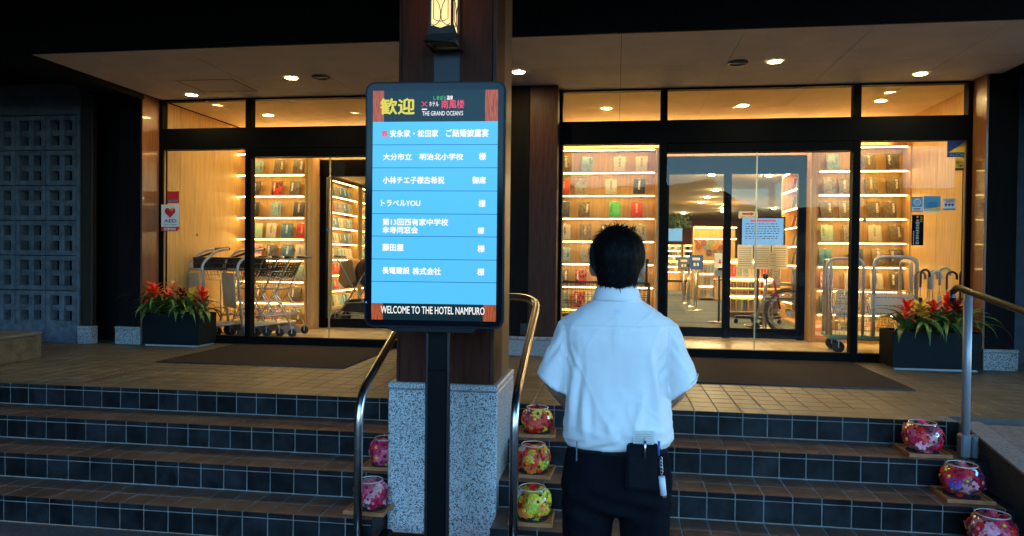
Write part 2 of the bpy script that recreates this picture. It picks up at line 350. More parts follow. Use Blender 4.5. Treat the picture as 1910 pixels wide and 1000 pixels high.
# ---------------------------------------------------------------- granite based pillar with timber casing
t = thing('pillar', 'square timber pillar on a speckled granite plinth behind the welcome screen', 'pillar', (-.9635, 4.21, 0)); c = Vector((-.9635, 4.21, 0))
def bx(name, x0, x1, y0, y1, z0, z1, m, par, bev=0, o=c): return MB().box(x0 - o[0], x1 - o[0], y0 - o[1], y1 - o[1], z0 - o[2], z1 - o[2]).build(name, m, par, bev)
bx('granite_plinth', PX0 + .004, PX1 - .004, PY0 + .004, PY1 - .004, .0, .822, granite_m, t, .006)
bx('granite_cap', PX0, PX1, PY0, PY1, .826, .862, granite_m, t, .008)
bx('shaft', -1.222, -.700, 3.95, 4.47, .864, 4.2, dwood, t)
for (x0, x1) in ((-1.244, -1.225), ): bx('corner_board', x0, x1, 3.93, 4.49, .864, 4.19, dwood, t, .003)
bx('face_board', -1.2235, -.70, 3.925, 3.948, .864, 4.19, dwood, t, .002)
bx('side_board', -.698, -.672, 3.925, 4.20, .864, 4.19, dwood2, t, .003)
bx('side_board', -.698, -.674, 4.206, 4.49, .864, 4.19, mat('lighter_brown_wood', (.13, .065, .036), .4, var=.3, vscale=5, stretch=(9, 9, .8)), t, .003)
bx('rear_board', -1.2235, -.70, 4.472, 4.492, .864, 4.19, dwood, t, .002)
bx('cover_plate', -1.034, -.885, 3.917, 3.924, 2.05, 3.45, mat('blue_grey_plate', (.03, .045, .06), .4, spec=.3), t, .001)

# ---------------------------------------------------------------- facade glazing
FY = 7.25
def facade(label, xs, seam):
    t = thing('glazed_front', label, 'window wall', (xs[0], FY, LZ)); o = (xs[0], FY, LZ)
    def b(name, x0, x1, y0, y1, z0, z1, m=alu_dark, bev=.003): return bx(name, x0, x1, y0, y1, z0, z1, m, t, bev, o)
    hb = 2.965; ht = 3.265
    b('head_frame', xs[0], xs[-1], FY - .045, FY + .045, ht, SZ - .002)
    b('header_beam', xs[0] + .02, xs[-1] - .02, FY - .05, FY + .07, 2.735, hb, alu_dark, .004)
    b('door_operator_cover', xs[1] + .036, xs[2] - .036, FY - .056, FY + .09, 2.645, 2.732, alu_dark, .004)
    b('sill_frame', xs[0], xs[-1], FY - .04, FY + .04, LZ - .001, LZ + .085)
    for i, x in enumerate(xs):
        w = .034 if 0 < i < 3 else .022
        b('mullion', x - w, x + w, FY - .048, FY + .048, LZ, ht, alu_dark, .003)
    for i in range(3):
        w0 = xs[i] + (.034 if i else .022); w1 = xs[i + 1] - (.034 if i < 2 else .022)
        b('transom_pane', w0, w1, FY - .004, FY + .004, hb, ht, glass_m, 0)
        top = 2.735 if i != 1 else 2.645
        if i != 1:
            b('pane', w0, w1, FY - .004, FY + .004, LZ + .085, top, glass_m, 0)
            b('glazing_bead', w0, w0 + .012, FY - .02, FY - .006, LZ + .087, top, oak_d, 0); b('glazing_bead', w1 - .012, w1, FY - .02, FY - .006, LZ + .087, top, oak_d, 0)
        else:
            b('door_pane', w0, seam - .003, FY - .004, FY + .004, LZ + .085, top, glass_m, 0); b('door_pane', seam + .003, w1, FY + .008, FY + .016, LZ + .085, top, glass_m, 0)
            MB().box(seam - .005 - o[0], seam + .004 - o[0], -.008, .018, .085, top - LZ).build('door_edge_strip', mat('brass_edge', (.55, .42, .22), .3, metal=.6), t)
    return t
facade('glazed front bay left of the timber column, luggage trolleys behind its glass', [-5.0, -3.965, -2.16, -1.14], -3.05)
facade('glazed front bay right of the timber column with sliding doors and glass stickers', [-.575, .455, 2.27, 3.27], 1.36)

# posts and columns of the front
def column(name, label, x0, x1, y0, y1, m, bx0=None, bx1=None, bh=.19, shaft2=None):
    t = thing(name, label, 'column', ((x0 + x1) / 2, (y0 + y1) / 2, LZ)); o = ((x0 + x1) / 2, (y0 + y1) / 2, LZ)
    bx('shaft', x0, x1, y0, y1, LZ + bh, SZ - .001, m, t, .004, o)
    bx('granite_base', (bx0 if bx0 is not None else x0 - .02), (bx1 if bx1 is not None else x1 + .02), y0 - .03, y1 + .005, LZ, LZ + bh - .032, granite_dim, t, .004, o)
    bx('granite_cap', (bx0 if bx0 is not None else x0 - .02) - .004, (bx1 if bx1 is not None else x1 + .02) + .004, y0 - .034, y1 + .006, LZ + bh - .03, LZ + bh, granite_dim, t, .004, o)
    return t, o
t, o = column('column', 'dark timber column between the two glazed bays, right behind the big pillar', -1.13, -.585, 6.98, 7.36, dwood2)
bx('vertical_batten', -1.135, -.86, 6.955, 6.978, LZ + .2, SZ - .01, black_wood, t, .003, o)
bx('wall_switch_plate', -.99 + .06, -.91 + .06, 6.944, 6.953, .82, .93, black_p, t, .002, o)
t, o = column('column', 'dark column at the outer edge of the bay with the red defibrillator sign', -5.29, -5.035, 6.92, 7.36, black_wood)
bx('reveal_board', -5.033, -5.012, 6.915, 7.195, LZ + .01, SZ - .003, reveal_wood, t, .002, o)
t, o = column('column', 'dark column behind the right flower trough beside the sticker covered pane', 3.31, 3.56, 6.96, 7.36, black_wood)
bx('reveal_board', 3.287, 3.308, 6.955, 7.195, LZ + .01, SZ - .003, reveal_wood, t, .002, o)
t, o = column('column', 'slim dark column at the end of the breeze block wall', -5.70, -5.56, 6.86, 6.93, mat('brown_wood_slim', (.018, .010, .006), .5, var=.3), -5.71, -5.55)
t, o = column('column', 'outermost dark column by the security camera, low granite base', 3.75, 4.3, 6.3, 6.7, black_wood, bh=.24)

# dark side passages and outer walls
o = tag(box('passage_wall', (-9, -5.29, 7.22, 7.30, LZ, 4.2), black_wood), 'black recess wall between the slim column and the glazed front', 'wall')
t = thing('side_wall', 'dark blue plaster wall beyond the column under the security camera', 'wall', (3.6, 7.4, LZ))
MB().box(-.03, 4, 0, .15, 0, 3.6).build('plaster', mat('dim_blue_plaster', (.035, .045, .06), .9, var=.2), t)
struct(box('side_soffit', (3.72, 9, 5.44, 7.5, 3.6, 3.7), black_wood)); struct(box('side_soffit', (-12, -5.3, 5.44, 7.5, 4.1, 4.2), black_wood))

struct(box('unseen_side_wall', (-9.3, -9, -1.4, 26, 0, 4.6), mat('dark_side_wall', (.05, .045, .04), .9)))  # added out of view to cut skylight from the left
# breeze block wall
blk_m = mat('breeze_block', (.085, .098, .12), .9, var=.3, vscale=12, bump=.5, bscale=90, rnd=.08)
t = thing('breeze_block_wall', 'grey perforated breeze block wall with square holes beside the bench', 'wall', (-5.74, 6.85, LZ))
BW, BH, BD = .371, .378, .115
def breeze():
    mb = MB(); fr = .050; bar = .062; w, h = BW / 2 - .004, BH / 2 - .004
    for (x0, x1) in ((-w, -w + fr), (w - fr, w)): mb.box(x0, x1, 0, BD, -h, h)
    for (z0, z1) in ((-h, -h + fr), (h - fr, h)): mb.box(-w + fr, w - fr, 0, BD, z0, z1)
    mb.box(-bar / 2, bar / 2, .012, .10, -h + fr, h - fr); mb.box(-w + fr, -bar / 2, .03, .10, -bar / 2, bar / 2); mb.box(bar / 2, w - fr, .03, .10, -bar / 2, bar / 2)
    return mb.mesh('breeze_block', blk_m, .003)
bm_ = breeze()
for i in range(6):
    for j in range(7): link('breeze_block', bm_, t, (-BW * (i + .5), .0, 3.062 - LZ - BH * (j + .5) + .003) if j < 6 else (-BW * (i + .5), 0, -99)) if j < 6 else None
MB().box(-3, 0, .008, BD, 0, .20).build('plinth', blk_m, t, .004)
MB().box(0.0, .035, .0, BD, 0, 2.46).build('edge_strip', blk_m, t, .003)
MB().box(-3, .035, .0, BD, 2.46, 3.55).build('upper_wall', mat('upper_plaster', (.06, .075, .08), .9, var=.2), t)
MB().box(-3, .035, BD + .15, BD + .16, 0, 3.4).build('shade_backing', mat('shade_black', (.001, .001, .001), .9, spec=0), t)  # near-black sheet paints the shade seen through the block holes

# stone bench
t = thing('stone_bench', 'low tan stone bench by the breeze block wall', 'bench', (-5.22, 5.82, LZ))
MB().box(-2.2, -.004, -1.7, -.004, 0, .215).build('body', mat('tan_stone', (.105, .07, .038), .8, var=.35, vscale=12, bump=.5), t, .006)
MB().box(-2.2, 0, -1.7, 0, .217, .245).build('slab', mat('tan_stone_slab', (.13, .11, .085), .7, var=.25, vscale=15), t, .006)

# ---------------------------------------------------------------- downlights
lens_m = emit('downlight_lens', (1.0, .74, .30), 300 * EX)
def downlight(x, y, z, label, r=.055, lm=None, group='round downlights in the porch ceiling'):
    t = thing('downlight', label, 'ceiling light', (x, y, z), 0, group)
    MB().lathe([(r + .016, -.001), (r + .016, -.006), (r + .004, -.009), (r, -.004), (r, -.0015)], 28, capb=False, capt=False).build('trim_ring', white_p, t)
    MB().lathe([(r, -.003), (r * .6, -.0075)], 28, capb=False).build('lens', lm or lens_m, t); return t
downlight(-4.50, 7.0, SZ, 'lit downlight above the red defibrillator sign')
downlight(-3.10, 6.43, SZ, 'lit downlight beside the round vent, above the first mat')
downlight(-.905, 6.45, SZ, 'lit downlight behind the pillar, above the column between the bays')
downlight(1.32, 6.34, SZ, 'lit downlight beside a dark round ceiling vent')
downlight(2.70, 6.89, SZ, 'lit downlight closest to the security camera')
def vent(x, y, label):
    t = thing('ceiling_vent', label, 'ceiling vent', (x, y, SZ))
    MB().lathe([(.088, 0), (.088, -.010), (.074, -.012), (.072, -.004)], 32, capb=False, capt=False).build('rim', black_p, t)
    MB().lathe([(.072, -.0015), (.05, -.0035)], 32, capb=False).build('disc', black_p, t)
    MB().box(-.07, .07, -.008, .008, -.012, -.006).build('bar', steel_r, t)
vent(-2.80, 6.43, 'dark round ceiling vent close to the screen'); vent(1.02, 6.34, 'dark round ceiling vent above the sliding doors')
IZ = SZ; lens_v = emit('vestibule_lens', (1.0, .74, .32), 330 * EX)
for i, (x, y) in enumerate(((-4.2, 8.1), (-2.35, 8.1), (-.13, 8.1), (1.36, 8.1), (2.75, 8.0))):
    downlight(x, y, IZ, lm=lens_v, label=['lit vestibule downlight seen through the pane over the defibrillator sign', 'lit vestibule downlight seen just left of the welcome screen top', 'lit vestibule downlight over the bookcase behind the man', 'lit vestibule downlight over the sliding door', 'lit vestibule downlight over the umbrella stand'][i], group='downlights in the vestibule ceiling')
# CCTV camera under the right eave
t = thing('security_camera', 'grey dome security camera under the eave at the dark outer column', 'security camera', (3.62, 6.60, 3.10))
MB().lathe([(.05, .09), (.085, .06), (.09, 0), (.085, -.01)], 24).build('housing', mat('grey_housing', (.16, .17, .18), .5), t)
MB().ball((0, 0, -.01), (.07, .07, .075), 0, 20).build('dome', black_gloss, t)
MB().box(-.03, .03, -.02, .25, .08, .17).build('bracket', steel_r, t, .004)
# ---------------------------------------------------------------- vestibule walls
t = thing('oak_side_wall', 'pale oak panelled wall behind the defibrillator sign', 'wall', (-5.35, 7.32, LZ)); o = (-5.35, 7.32, LZ)
for (y0, y1) in ((7.32, 7.60), (7.606, 9.1)): MB().box(.0, .32, y0 - 7.32, y1 - 7.32, 0, SZ - LZ - .002).build('oak_panel', oak, t)
o2 = link('wall_stud', MB().ball((.325, .62, 1.21), (.006, .016, .016), 0, 12).mesh('wall_stud', steel), t)
t = thing('oak_side_wall', 'pale oak panelled wall behind the umbrellas and the window stickers', 'wall', (3.40, 7.32, LZ))
for (y0, y1) in ((7.32, 8.2), (8.206, 9.1)): MB().box(0.0, .2, y0 - 7.32, y1 - 7.32, 0, SZ - LZ - .002).build('oak_panel', oak, t)
IY = 9.1
t = thing('inner_wall', 'oak wall over the inner doors and bookcases', 'wall', (0, IY, LZ)); o = (0, IY, LZ)
bx('oak_panel', -5.35, 3.6, 9.02, 9.12, 2.958, SZ - .002, oak, t, 0, o)
bx('oak_panel', -1.95, -.80, 8.98, 9.12, LZ, 2.955, oak, t, 0, o)
cv = emit('cove_strip', (1.0, .58, .22), 44 * EX)
for (x0, x1) in ((-4.95, -2.1), (-.7, 3.2)): bx('cove_strip', x0, x1, 8.975, 9.005, 2.960, 2.965, cv, t, 0, o)
# side jambs
bx('oak_jamb', -4.03, -3.955, 8.84, 9.10, LZ, 2.955, oak, t, .003, o); bx('oak_jamb', -2.02, -1.955, 8.84, 9.10, LZ, 2.955, oak, t, .003, o)
bx('oak_jamb', .515, .555, 8.84, 9.10, LZ, 2.955, oak, t, .003, o); bx('oak_jamb', 2.285, 2.335, 8.84, 9.10, LZ, 2.955, oak, t, .003, o)

def inner_door(label, x0, x1, post):
    t = thing('inner_glass_door', label, 'glass door', ((x0 + x1) / 2, IY, LZ)); o = ((x0 + x1) / 2, IY, LZ)
    bx('header', x0, x1, IY - .05, IY + .05, 2.65, 2.86, alu_dark, t, .003, o)
    bx('head_fascia', x0, x1, IY - .052, IY + .05, 2.865, 2.953, oak_d, t, .003, o)
    bx('stile', x0, x0 + .09, IY - .04, IY + .04, LZ, 2.648, alu_dark, t, .003, o); bx('stile', x1 - .09, x1, IY - .04, IY + .04, LZ, 2.648, alu_dark, t, .003, o)
    bx('stile', post - .045, post + .045, IY - .035, IY + .045, LZ, 2.648, alu_dark, t, .003, o)
    bx('bottom_rail', x0 + .092, post - .047, IY - .035, IY + .035, LZ + .01, LZ + .13, alu_dark, t, .003, o); bx('bottom_rail', post + .047, x1 - .092, IY - .035, IY + .035, LZ + .01, LZ + .13, alu_dark, t, .003, o)
    bx('pane', x0 + .09, post - .045, IY - .004, IY + .004, LZ + .13, 2.65, glass_in, t, 0, o); bx('pane', post + .045, x1 - .09, IY - .004, IY + .004, LZ + .13, 2.65, glass_in, t, 0, o)
inner_door('inner glass door with the stroller behind it', -3.953, -2.022, -2.95)
inner_door('inner glass door with the wheelchair and notice boards behind it', .557, 2.283, 1.36)

# ---------------------------------------------------------------- bookcases and books
def cover(name, a, b_, kind, sc=1.0, ttl=None):
    m = bpy.data.materials.new(name); m.use_nodes = True; nt = m.node_tree; L = nt.links; b = nt.nodes['Principled BSDF']; b.inputs['Roughness'].default_value = .45
    tc = nt.nodes.new('ShaderNodeTexCoord'); oi = nt.nodes.new('ShaderNodeObjectInfo'); mp = nt.nodes.new('ShaderNodeMapping'); L.new(tc.outputs['Generated'], mp.inputs[0])
    cb = nt.nodes.new('ShaderNodeCombineXYZ'); ml = nt.nodes.new('ShaderNodeMath'); ml.operation = 'MULTIPLY'; ml.inputs[1].default_value = 37; L.new(oi.outputs['Random'], ml.inputs[0]); L.new(ml.outputs[0], cb.inputs[1]); L.new(cb.outputs[0], mp.inputs['Location'])
    if kind == 'blotch': n = nt.nodes.new('ShaderNodeTexNoise'); n.inputs['Scale'].default_value = 6.5 * sc; n.inputs['Detail'].default_value = 9; n.inputs['Roughness'].default_value = .65; fac = n.outputs[0]
    elif kind == 'cells': n = nt.nodes.new('ShaderNodeTexVoronoi'); n.inputs['Scale'].default_value = 5 * sc; fac = n.outputs['Distance']
    elif kind == 'bands': n = nt.nodes.new('ShaderNodeTexWave'); n.bands_direction = 'Z'; n.inputs['Scale'].default_value = 1.2 * sc; n.inputs['Distortion'].default_value = 5; fac = n.outputs[0]
    else: n = nt.nodes.new('ShaderNodeTexNoise'); n.inputs['Scale'].default_value = 1.5 * sc; fac = n.outputs[0]
    L.new(mp.outputs[0], n.inputs['Vector'])
    r = nt.nodes.new('ShaderNodeValToRGB'); e = r.color_ramp.elements; e[0].position = .34; e[0].color = (*a, 1); e[1].position = .72; e[1].color = (*b_, 1)
    if kind == 'plain': e[0].position = .3; e[1].position = .8
    L.new(fac, r.inputs[0]); out = r.outputs[0]
    # a column of title glyphs and a rule, printed
    sp = nt.nodes.new('ShaderNodeSeparateXYZ'); L.new(tc.outputs['Generated'], sp.inputs[0])
    def rng(s, lo, hi):
        g = nt.nodes.new('ShaderNodeMath'); g.operation = 'COMPARE'; g.inputs[1].default_value = (lo + hi) / 2; g.inputs[2].default_value = (hi - lo) / 2; L.new(s, g.inputs[0]); return g.outputs[0]
    tx = random.choice((.22, .5, .78)); wcol = ttl or ((.75, .72, .66) if sum(a) + sum(b_) < 1.1 else (.04, .035, .03))
    A = rng(sp.outputs[0], tx - .085, tx + .085); Z = rng(sp.outputs[2], .3, .9)
    ch = nt.nodes.new('ShaderNodeTexNoise'); ch.inputs['Scale'].default_value = 24; ch.inputs['Detail'].default_value = 1; L.new(mp.outputs[0], ch.inputs['Vector'])
    gt = nt.nodes.new('ShaderNodeMath'); gt.operation = 'GREATER_THAN'; gt.inputs[1].default_value = .5; L.new(ch.outputs[0], gt.inputs[0])
    m1 = nt.nodes.new('ShaderNodeMath'); m1.operation = 'MULTIPLY'; L.new(A, m1.inputs[0]); L.new(Z, m1.inputs[1]); m2 = nt.nodes.new('ShaderNodeMath'); m2.operation = 'MULTIPLY'; L.new(m1.outputs[0], m2.inputs[0]); L.new(gt.outputs[0], m2.inputs[1])
    mx = nt.nodes.new('ShaderNodeMix'); mx.data_type = 'RGBA'; L.new(m2.outputs[0], mx.inputs[0]); L.new(out, mx.inputs[6]); mx.inputs[7].default_value = (*wcol, 1); L.new(mx.outputs[2], b.inputs['Base Color']); return m
COV = {
 'brown': cover('cover_brown', (.05, .035, .022), (.22, .17, .11), 'blotch'), 'dark grey': cover('cover_grey', (.03, .03, .035), (.16, .15, .15), 'blotch', .7),
 'black': cover('cover_black', (.012, .012, .014), (.05, .045, .045), 'plain'), 'sepia': cover('cover_sepia', (.07, .05, .03), (.32, .26, .18), 'blotch', 1.1),
 'grey and cream': cover('cover_greycream', (.10, .10, .09), (.42, .37, .29), 'blotch', 1.3), 'cream': cover('cover_cream', (.40, .35, .27), (.50, .45, .36), 'plain'),
 'blue': cover('cover_blue', (.015, .05, .12), (.06, .22, .36), 'blotch'), 'light blue': cover('cover_lightblue', (.06, .20, .28), (.40, .46, .42), 'blotch', .7),
 'red': cover('cover_red', (.38, .02, .02), (.55, .06, .04), 'plain', 1, (.75, .6, .4)), 'red and black': cover('cover_redblack', (.03, .015, .012), (.5, .04, .03), 'cells', .8),
 'green': cover('cover_green', (.03, .32, .08), (.10, .5, .16), 'plain'), 'pale green': cover('cover_palegreen', (.25, .42, .24), (.5, .6, .42), 'blotch', .6),
 'pink': cover('cover_pink', (.62, .22, .26), (.75, .62, .55), 'bands', .6), 'teal': cover('cover_teal', (.03, .16, .18), (.12, .36, .38), 'blotch', .8)}
PG = mat('page_edges', (.5, .46, .38), .8)
tagm = mat('shelf_tag', (.75, .72, .66), .5)
ORD = ['top', 'second', 'third', 'fourth', 'fifth', 'sixth', 'seventh', 'lowest']
def book_mesh(col, w, h):
    mb = MB(); mb.box(-w / 2, w / 2, -.010, -.0075, 0, h, 0); mb.box(-w / 2, -w / 2 + .003, -.0075, .008, 0, h, 0); mb.box(-w / 2, w / 2, .008, .0105, 0, h, 0); mb.box(-w / 2 + .004, w / 2 - .004, -.0074, .0079, .004, h - .004, 1)
    return mb.mesh('book', [COV[col], PG])
_bm = {}
HOLD = MB().box(-.012, .014, -.004, -.001, -.004, .016).mesh('shelf_tag', tagm)
def bookcase(label, loc, rz, w, rows, ztop, pitch, books, depth=.24, where='', zb=.66, pmat=oak, led=led_m, tags=True, small=1.0):
    """front face on local y=0, shelves go back to y=depth; books = list per row of (x, colour)"""
    t = thing('bookcase', label, 'bookcase', loc, rz); z0 = loc[2]; H = ztop + .035 - z0
    MB().box(-w / 2, -w / 2 + .024, 0, depth, 0, H).build('side_panel', pmat, t, .002); MB().box(w / 2 - .024, w / 2, 0, depth, 0, H).build('side_panel', pmat, t, .002)
    MB().box(-w / 2 + .024, w / 2 - .024, depth, depth + .015, 0, H).build('back_panel', pmat, t)
    MB().box(-w / 2 + .025, w / 2 - .025, .02, depth - .002, 0, zb - z0).build('plinth', pmat, t, .002)
    X = Matrix.Translation(loc) @ Matrix.Rotation(rz, 4, 'Z'); cs = math.cos(rz); 
    shelf = MB().box(-w / 2 + .025, w / 2 - .025, .004, depth - .001, .012, .030).mesh('shelf', pmat, .002)
    led_me = MB().box(-w / 2 + .05, w / 2 - .05, .012, .024, .002, .011).mesh('led_strip', led)
    for r_ in range(rows):
        z = ztop - pitch * r_ - z0
        s_ = link('shelf', shelf, t, (0, 0, z)); link('led_strip', led_me, s_)
        row = books[r_] if r_ < len(books) else []
        zf = (z - pitch + .030) if r_ < rows - 1 else zb - z0
        for i, bk in enumerate(row):
            x, col = bk[0], bk[1]; k = (col, round(small, 2))
            if k not in _bm: _bm[k] = book_mesh(col, .142 * small, .196 * small)
            lean = R(random.uniform(9, 16)); yaw = rz + R(random.uniform(-4, 4) + (bk[2] if len(bk) > 2 else 0))
            o = link('book', _bm[k]); o.location = X @ Vector((x, depth * .42, zf + .004)); o.rotation_euler = Euler((-lean, 0, yaw))
            nth = ['first', 'second', 'third', 'fourth', 'fifth', 'sixth'][i]
            tag(o, f'{col} book, {nth} from left, {ORD[r_]} shelf of {where}', 'book', 'books standing face out on the lit shelves')
            if tags and random.random() < .6: link('shelf_tag', HOLD, o, (0, 0, .196 * small - .004))
    return t
cols = list(COV)
br = random.Random(11)
def rnd_rows(xs_list, palette):
    return [[(x + br.uniform(-.02, .02), br.choice(palette)) for x in xs] for xs in xs_list]
# bookcase C (left bay)
def px2(x, Y): # a point along the front from the photo's column
    return math.tan(math.atan((x - 955) / 1321) - R(8.35)) * Y
def rowspec(cx, Y, items): return [(px2(x, Y) - cx, c) for x, c in items]
cxC = -4.68; YC = 9.0
BC = [rowspec(cxC, YC, r_) for r_ in (
 [(440, 'sepia'), (482, 'light blue'), (521, 'brown'), (557, 'brown')],
 [(438, 'dark grey'), (476, 'black'), (518, 'red and black'), (551, 'dark grey')],
 [(437, 'grey and cream'), (476, 'black'), (516, 'light blue'), (558, 'black')],
 [(438, 'dark grey'), (481, 'pale green'), (507, 'cream'), (536, 'blue'), (564, 'red')],
 [(437, 'dark grey'), (480, 'pink'), (508, 'dark grey'), (537, 'blue'), (561, 'cream')],
 [(437, 'brown'), (478, 'sepia'), (508, 'cream'), (537, 'cream'), (561, 'light blue')],
 [(437, 'dark grey'), (478, 'brown'), (516, 'grey and cream'), (553, 'dark grey')],
 [(437, 'blue'), (478, 'red and black'), (516, 'pink'), (553, 'brown')])]
bookcase('oak bookcase with lit shelves behind the luggage trolleys', (cxC, 8.86, LZ), 0, 1.26, 8, 2.92, .284, BC, where='the trolley bookcase')
cxA = -.13
BA = [rowspec(cxA, YC, r_) for r_ in (
 [(1054, 'sepia'), (1093, 'light blue'), (1153, 'cream'), (1194, 'cream')],
 [(1050, 'red'), (1081, 'grey and cream'), (1138, 'cream'), (1190, 'black')],
 [(1051, 'dark grey'), (1088, 'brown'), (1145, 'green'), (1186, 'red')],
 [(1053, 'cream'), (1091, 'sepia'), (1130, 'dark grey'), (1160, 'teal'), (1193, 'grey and cream')],
 [(1053, 'light blue'), (1092, 'grey and cream'), (1135, 'sepia'), (1190, 'brown')],
 [(1050, 'brown'), (1084, 'red and black'), (1140, 'cream'), (1190, 'blue')],
 [(1050, 'light blue'), (1081, 'red and black'), (1098, 'cream'), (1140, 'teal'), (1185, 'cream')],
 [(1053, 'cream'), (1092, 'brown'), (1150, 'blue'), (1190, 'pink')])]
bookcase('oak bookcase with lit shelves and black wire carts in front, behind the man', (cxA, 8.86, LZ), 0, 1.26, 8, 2.92, .284, BA, where='the wire cart bookcase')
cxB = 2.87
BB = [rowspec(cxB, YC, r_) for r_ in (
 [(1549, 'light blue'), (1616, 'sepia'), (1660, 'dark grey')],
 [(1543, 'grey and cream'), (1572, 'sepia'), (1621, 'sepia'), (1661, 'brown')],
 [(1539, 'brown'), (1573, 'sepia'), (1626, 'brown'), (1656, 'brown')],
 [(1540, 'pale green'), (1583, 'grey and cream'), (1629, 'cream'), (1668, 'brown')],
 [(1538, 'teal'), (1597, 'dark grey'), (1637, 'sepia'), (1670, 'dark grey')],
 [(1541, 'pink'), (1586, 'cream'), (1634, 'cream'), (1672, 'dark grey')],
 [(1541, 'blue'), (1590, 'brown'), (1632, 'cream'), (1670, 'sepia')],
 [(1532, 'pink'), (1573, 'dark grey'), (1620, 'pink'), (1664, 'brown')])]
bookcase('oak bookcase with lit shelves behind the cage trolley and the umbrellas', (cxB, 8.86, LZ), 0, 1.07, 8, 2.92, .284, BB, where='the cage trolley bookcase')
# oblique cases just inside the inner doors
def tight(n, w, pal): return [(-w / 2 + w * (i + .5) / n, br.choice(pal), -28) for i in range(n)]
pal = ['cream', 'light blue', 'grey and cream', 'red', 'cream', 'pale green', 'sepia', 'blue', 'grey and cream']
bookcase('oak bookcase of tightly set books inside the room beside the stroller', (-5.02, 12.7, LZ), R(90), 1.3, 8, 2.92, .284, [tight(5, 1.1, pal) for _ in range(8)], where='case by the stroller', tags=False)
bookcase('oak bookcase further inside, just left of the welcome screen', (-5.02, 14.3, LZ), R(90), 1.5, 8, 2.92, .284, [tight(3, 1.1, pal) for _ in range(6)], where='inner case by the screen', tags=False)
bookcase('oak bookcase inside the room beside the wheelchair, seen at a slant', (2.62, 11.25, LZ), R(-90), 1.3, 8, 2.92, .285, [tight(4, 1.0, pal) for _ in range(7)], where='the wheelchair bookcase', tags=False)

# ---------------------------------------------------------------- the room behind
carpet_m = mat('carpet_blue_streaks', (.012, .042, .066), .95, col2=(.12, .12, .10), vscale=1.0, stretch=(.6, 2.6, 1), bump=.4, bscale=200)
struct(box('carpet_floor', (-9, 9, 9.161, 26, .3, LZ), carpet_m))
struct(box('room_ceiling', (-9, 9, 9.161, 26, 3.0, 3.1), mat('room_ceiling_paint', (.80, .70, .54), .85, var=.05)))
for (nm, d) in (('room_wall', (-9, 9, 25.6, 25.9, LZ, 2.999)), ('room_wall', (-9.2, -9, 9.17, 25.9, LZ, 2.999)), ('room_wall', (9, 9.2, 9.17, 25.9, LZ, 2.999)), ('room_wall', (-9, -5.35, 9.165, 9.3, LZ, 2.999)), ('room_wall', (3.6, 9, 9.165, 9.3, LZ, 2.999))):
    struct(box(nm, d, mat('room_wall_brown', (.16, .06, .035), .7, var=.1)))
roomled = emit('room_light_lens', (1.0, .72, .36), 2200 * EX)
rows_seen = {}
for (x, y) in [(1.55, 12.1), (1.98, 14.8), (2.03, 16.5), (2.05, 17.9), (2.0, 22), (2.86, 20), (3.05, 21.2), (2.7, 18.6), (2.5, 12.3), (4.2, 20), (4.3, 18), (1.5, 10.2), (-3.4, 10.6), (-3.4, 13), (-3, 17), (-.6, 14), (-.6, 18), (4.6, 14)]:
    row = 'beside the entrance glass' if y < 11.5 else ('in the straight middle row' if 1.5 < x < 2.1 else ('in the slanting row' if 2.1 < x < 3.2 else ('beyond the stroller side' if x < -2 else ('over the open carpet' if x < 1 else 'above the wheelchair side'))))
    rows_seen[row] = rows_seen.get(row, 0) + 1; t = thing('room_light', f'{["first", "second", "third", "fourth", "fifth", "sixth"][rows_seen[row] - 1]} round ceiling light of the inner room {row}', 'ceiling light', (x, y, 2.999), 0, 'round ceiling lights of the room behind')
    MB().lathe([(.075, -.001), (.075, -.008), (.058, -.009)], 18, capb=False, capt=False).build('trim_ring', white_p, t); MB().lathe([(.050, -.009), (.045, -.016), (.03, -.020)], 18, capb=False).build('lens', roomled, t)

def far_case(label, x0, x1, Y, zt, rows, pitch, n):
    t = thing('bookcase', label, 'bookcase', (x0, Y, LZ)); w = x1 - x0
    MB().box(0, w, .22, .25, 0, zt - LZ).build('back_panel', oak, t); MB().box(0, .03, 0, .219, 0, zt - LZ).build('side_panel', oak, t); MB().box(w - .03, w, 0, .219, 0, zt - LZ).build('side_panel', oak, t)
    bk = [MB() for _ in range(1)]; mats_ = [COV[c] for c in ('brown', 'cream', 'dark grey', 'sepia', 'light blue')]
    for r_ in range(rows):
        z = zt - LZ - .03 - r_ * pitch
        MB().box(.031, w - .031, .0, .218, z, z + .022).build('shelf', oak, t); MB().box(.05, w - .05, .004, .02, z - .014, z - .001).build('led_strip', led_m, t)
        if r_:
            for i in range(n):
                if br.random() < .85:
                    x = .06 + (w - .12) * (i + .5) / n; q = br.uniform(.04, .07); bk[0].box(x - q, x + q, .10, .12, z + .024, z + .024 + pitch * .62, br.randrange(5))
    tag(bk[0].build('books', mats_, t), kind='stuff')
far_case('far wall bookcase under the pale wall screen', .9, 2.02, 22.5, 2.05, 6, .165, 12)
far_case('narrow far bookcase beside the colourful round fans', 2.05, 2.44, 22.4, 2.05, 6, .165, 5)
t = thing('wall_screen', 'pale blue wall screen over the far bookcase', 'screen', (1.52, 22.3, 2.12)); MB().box(-.5, .5, 0, .06, 0, .45).build('bezel', black_gloss, t, .004); MB().box(-.48, .48, -.006, -.001, .03, .42).build('panel', emit('far_screen_glow', (.35, .72, 1.0), .8 * EX), t)
t = thing('hanging_greenery', 'dark green hanging foliage with a lamp at the far ceiling', 'plant', (1.6, 20, 2.62))
fm = MB()
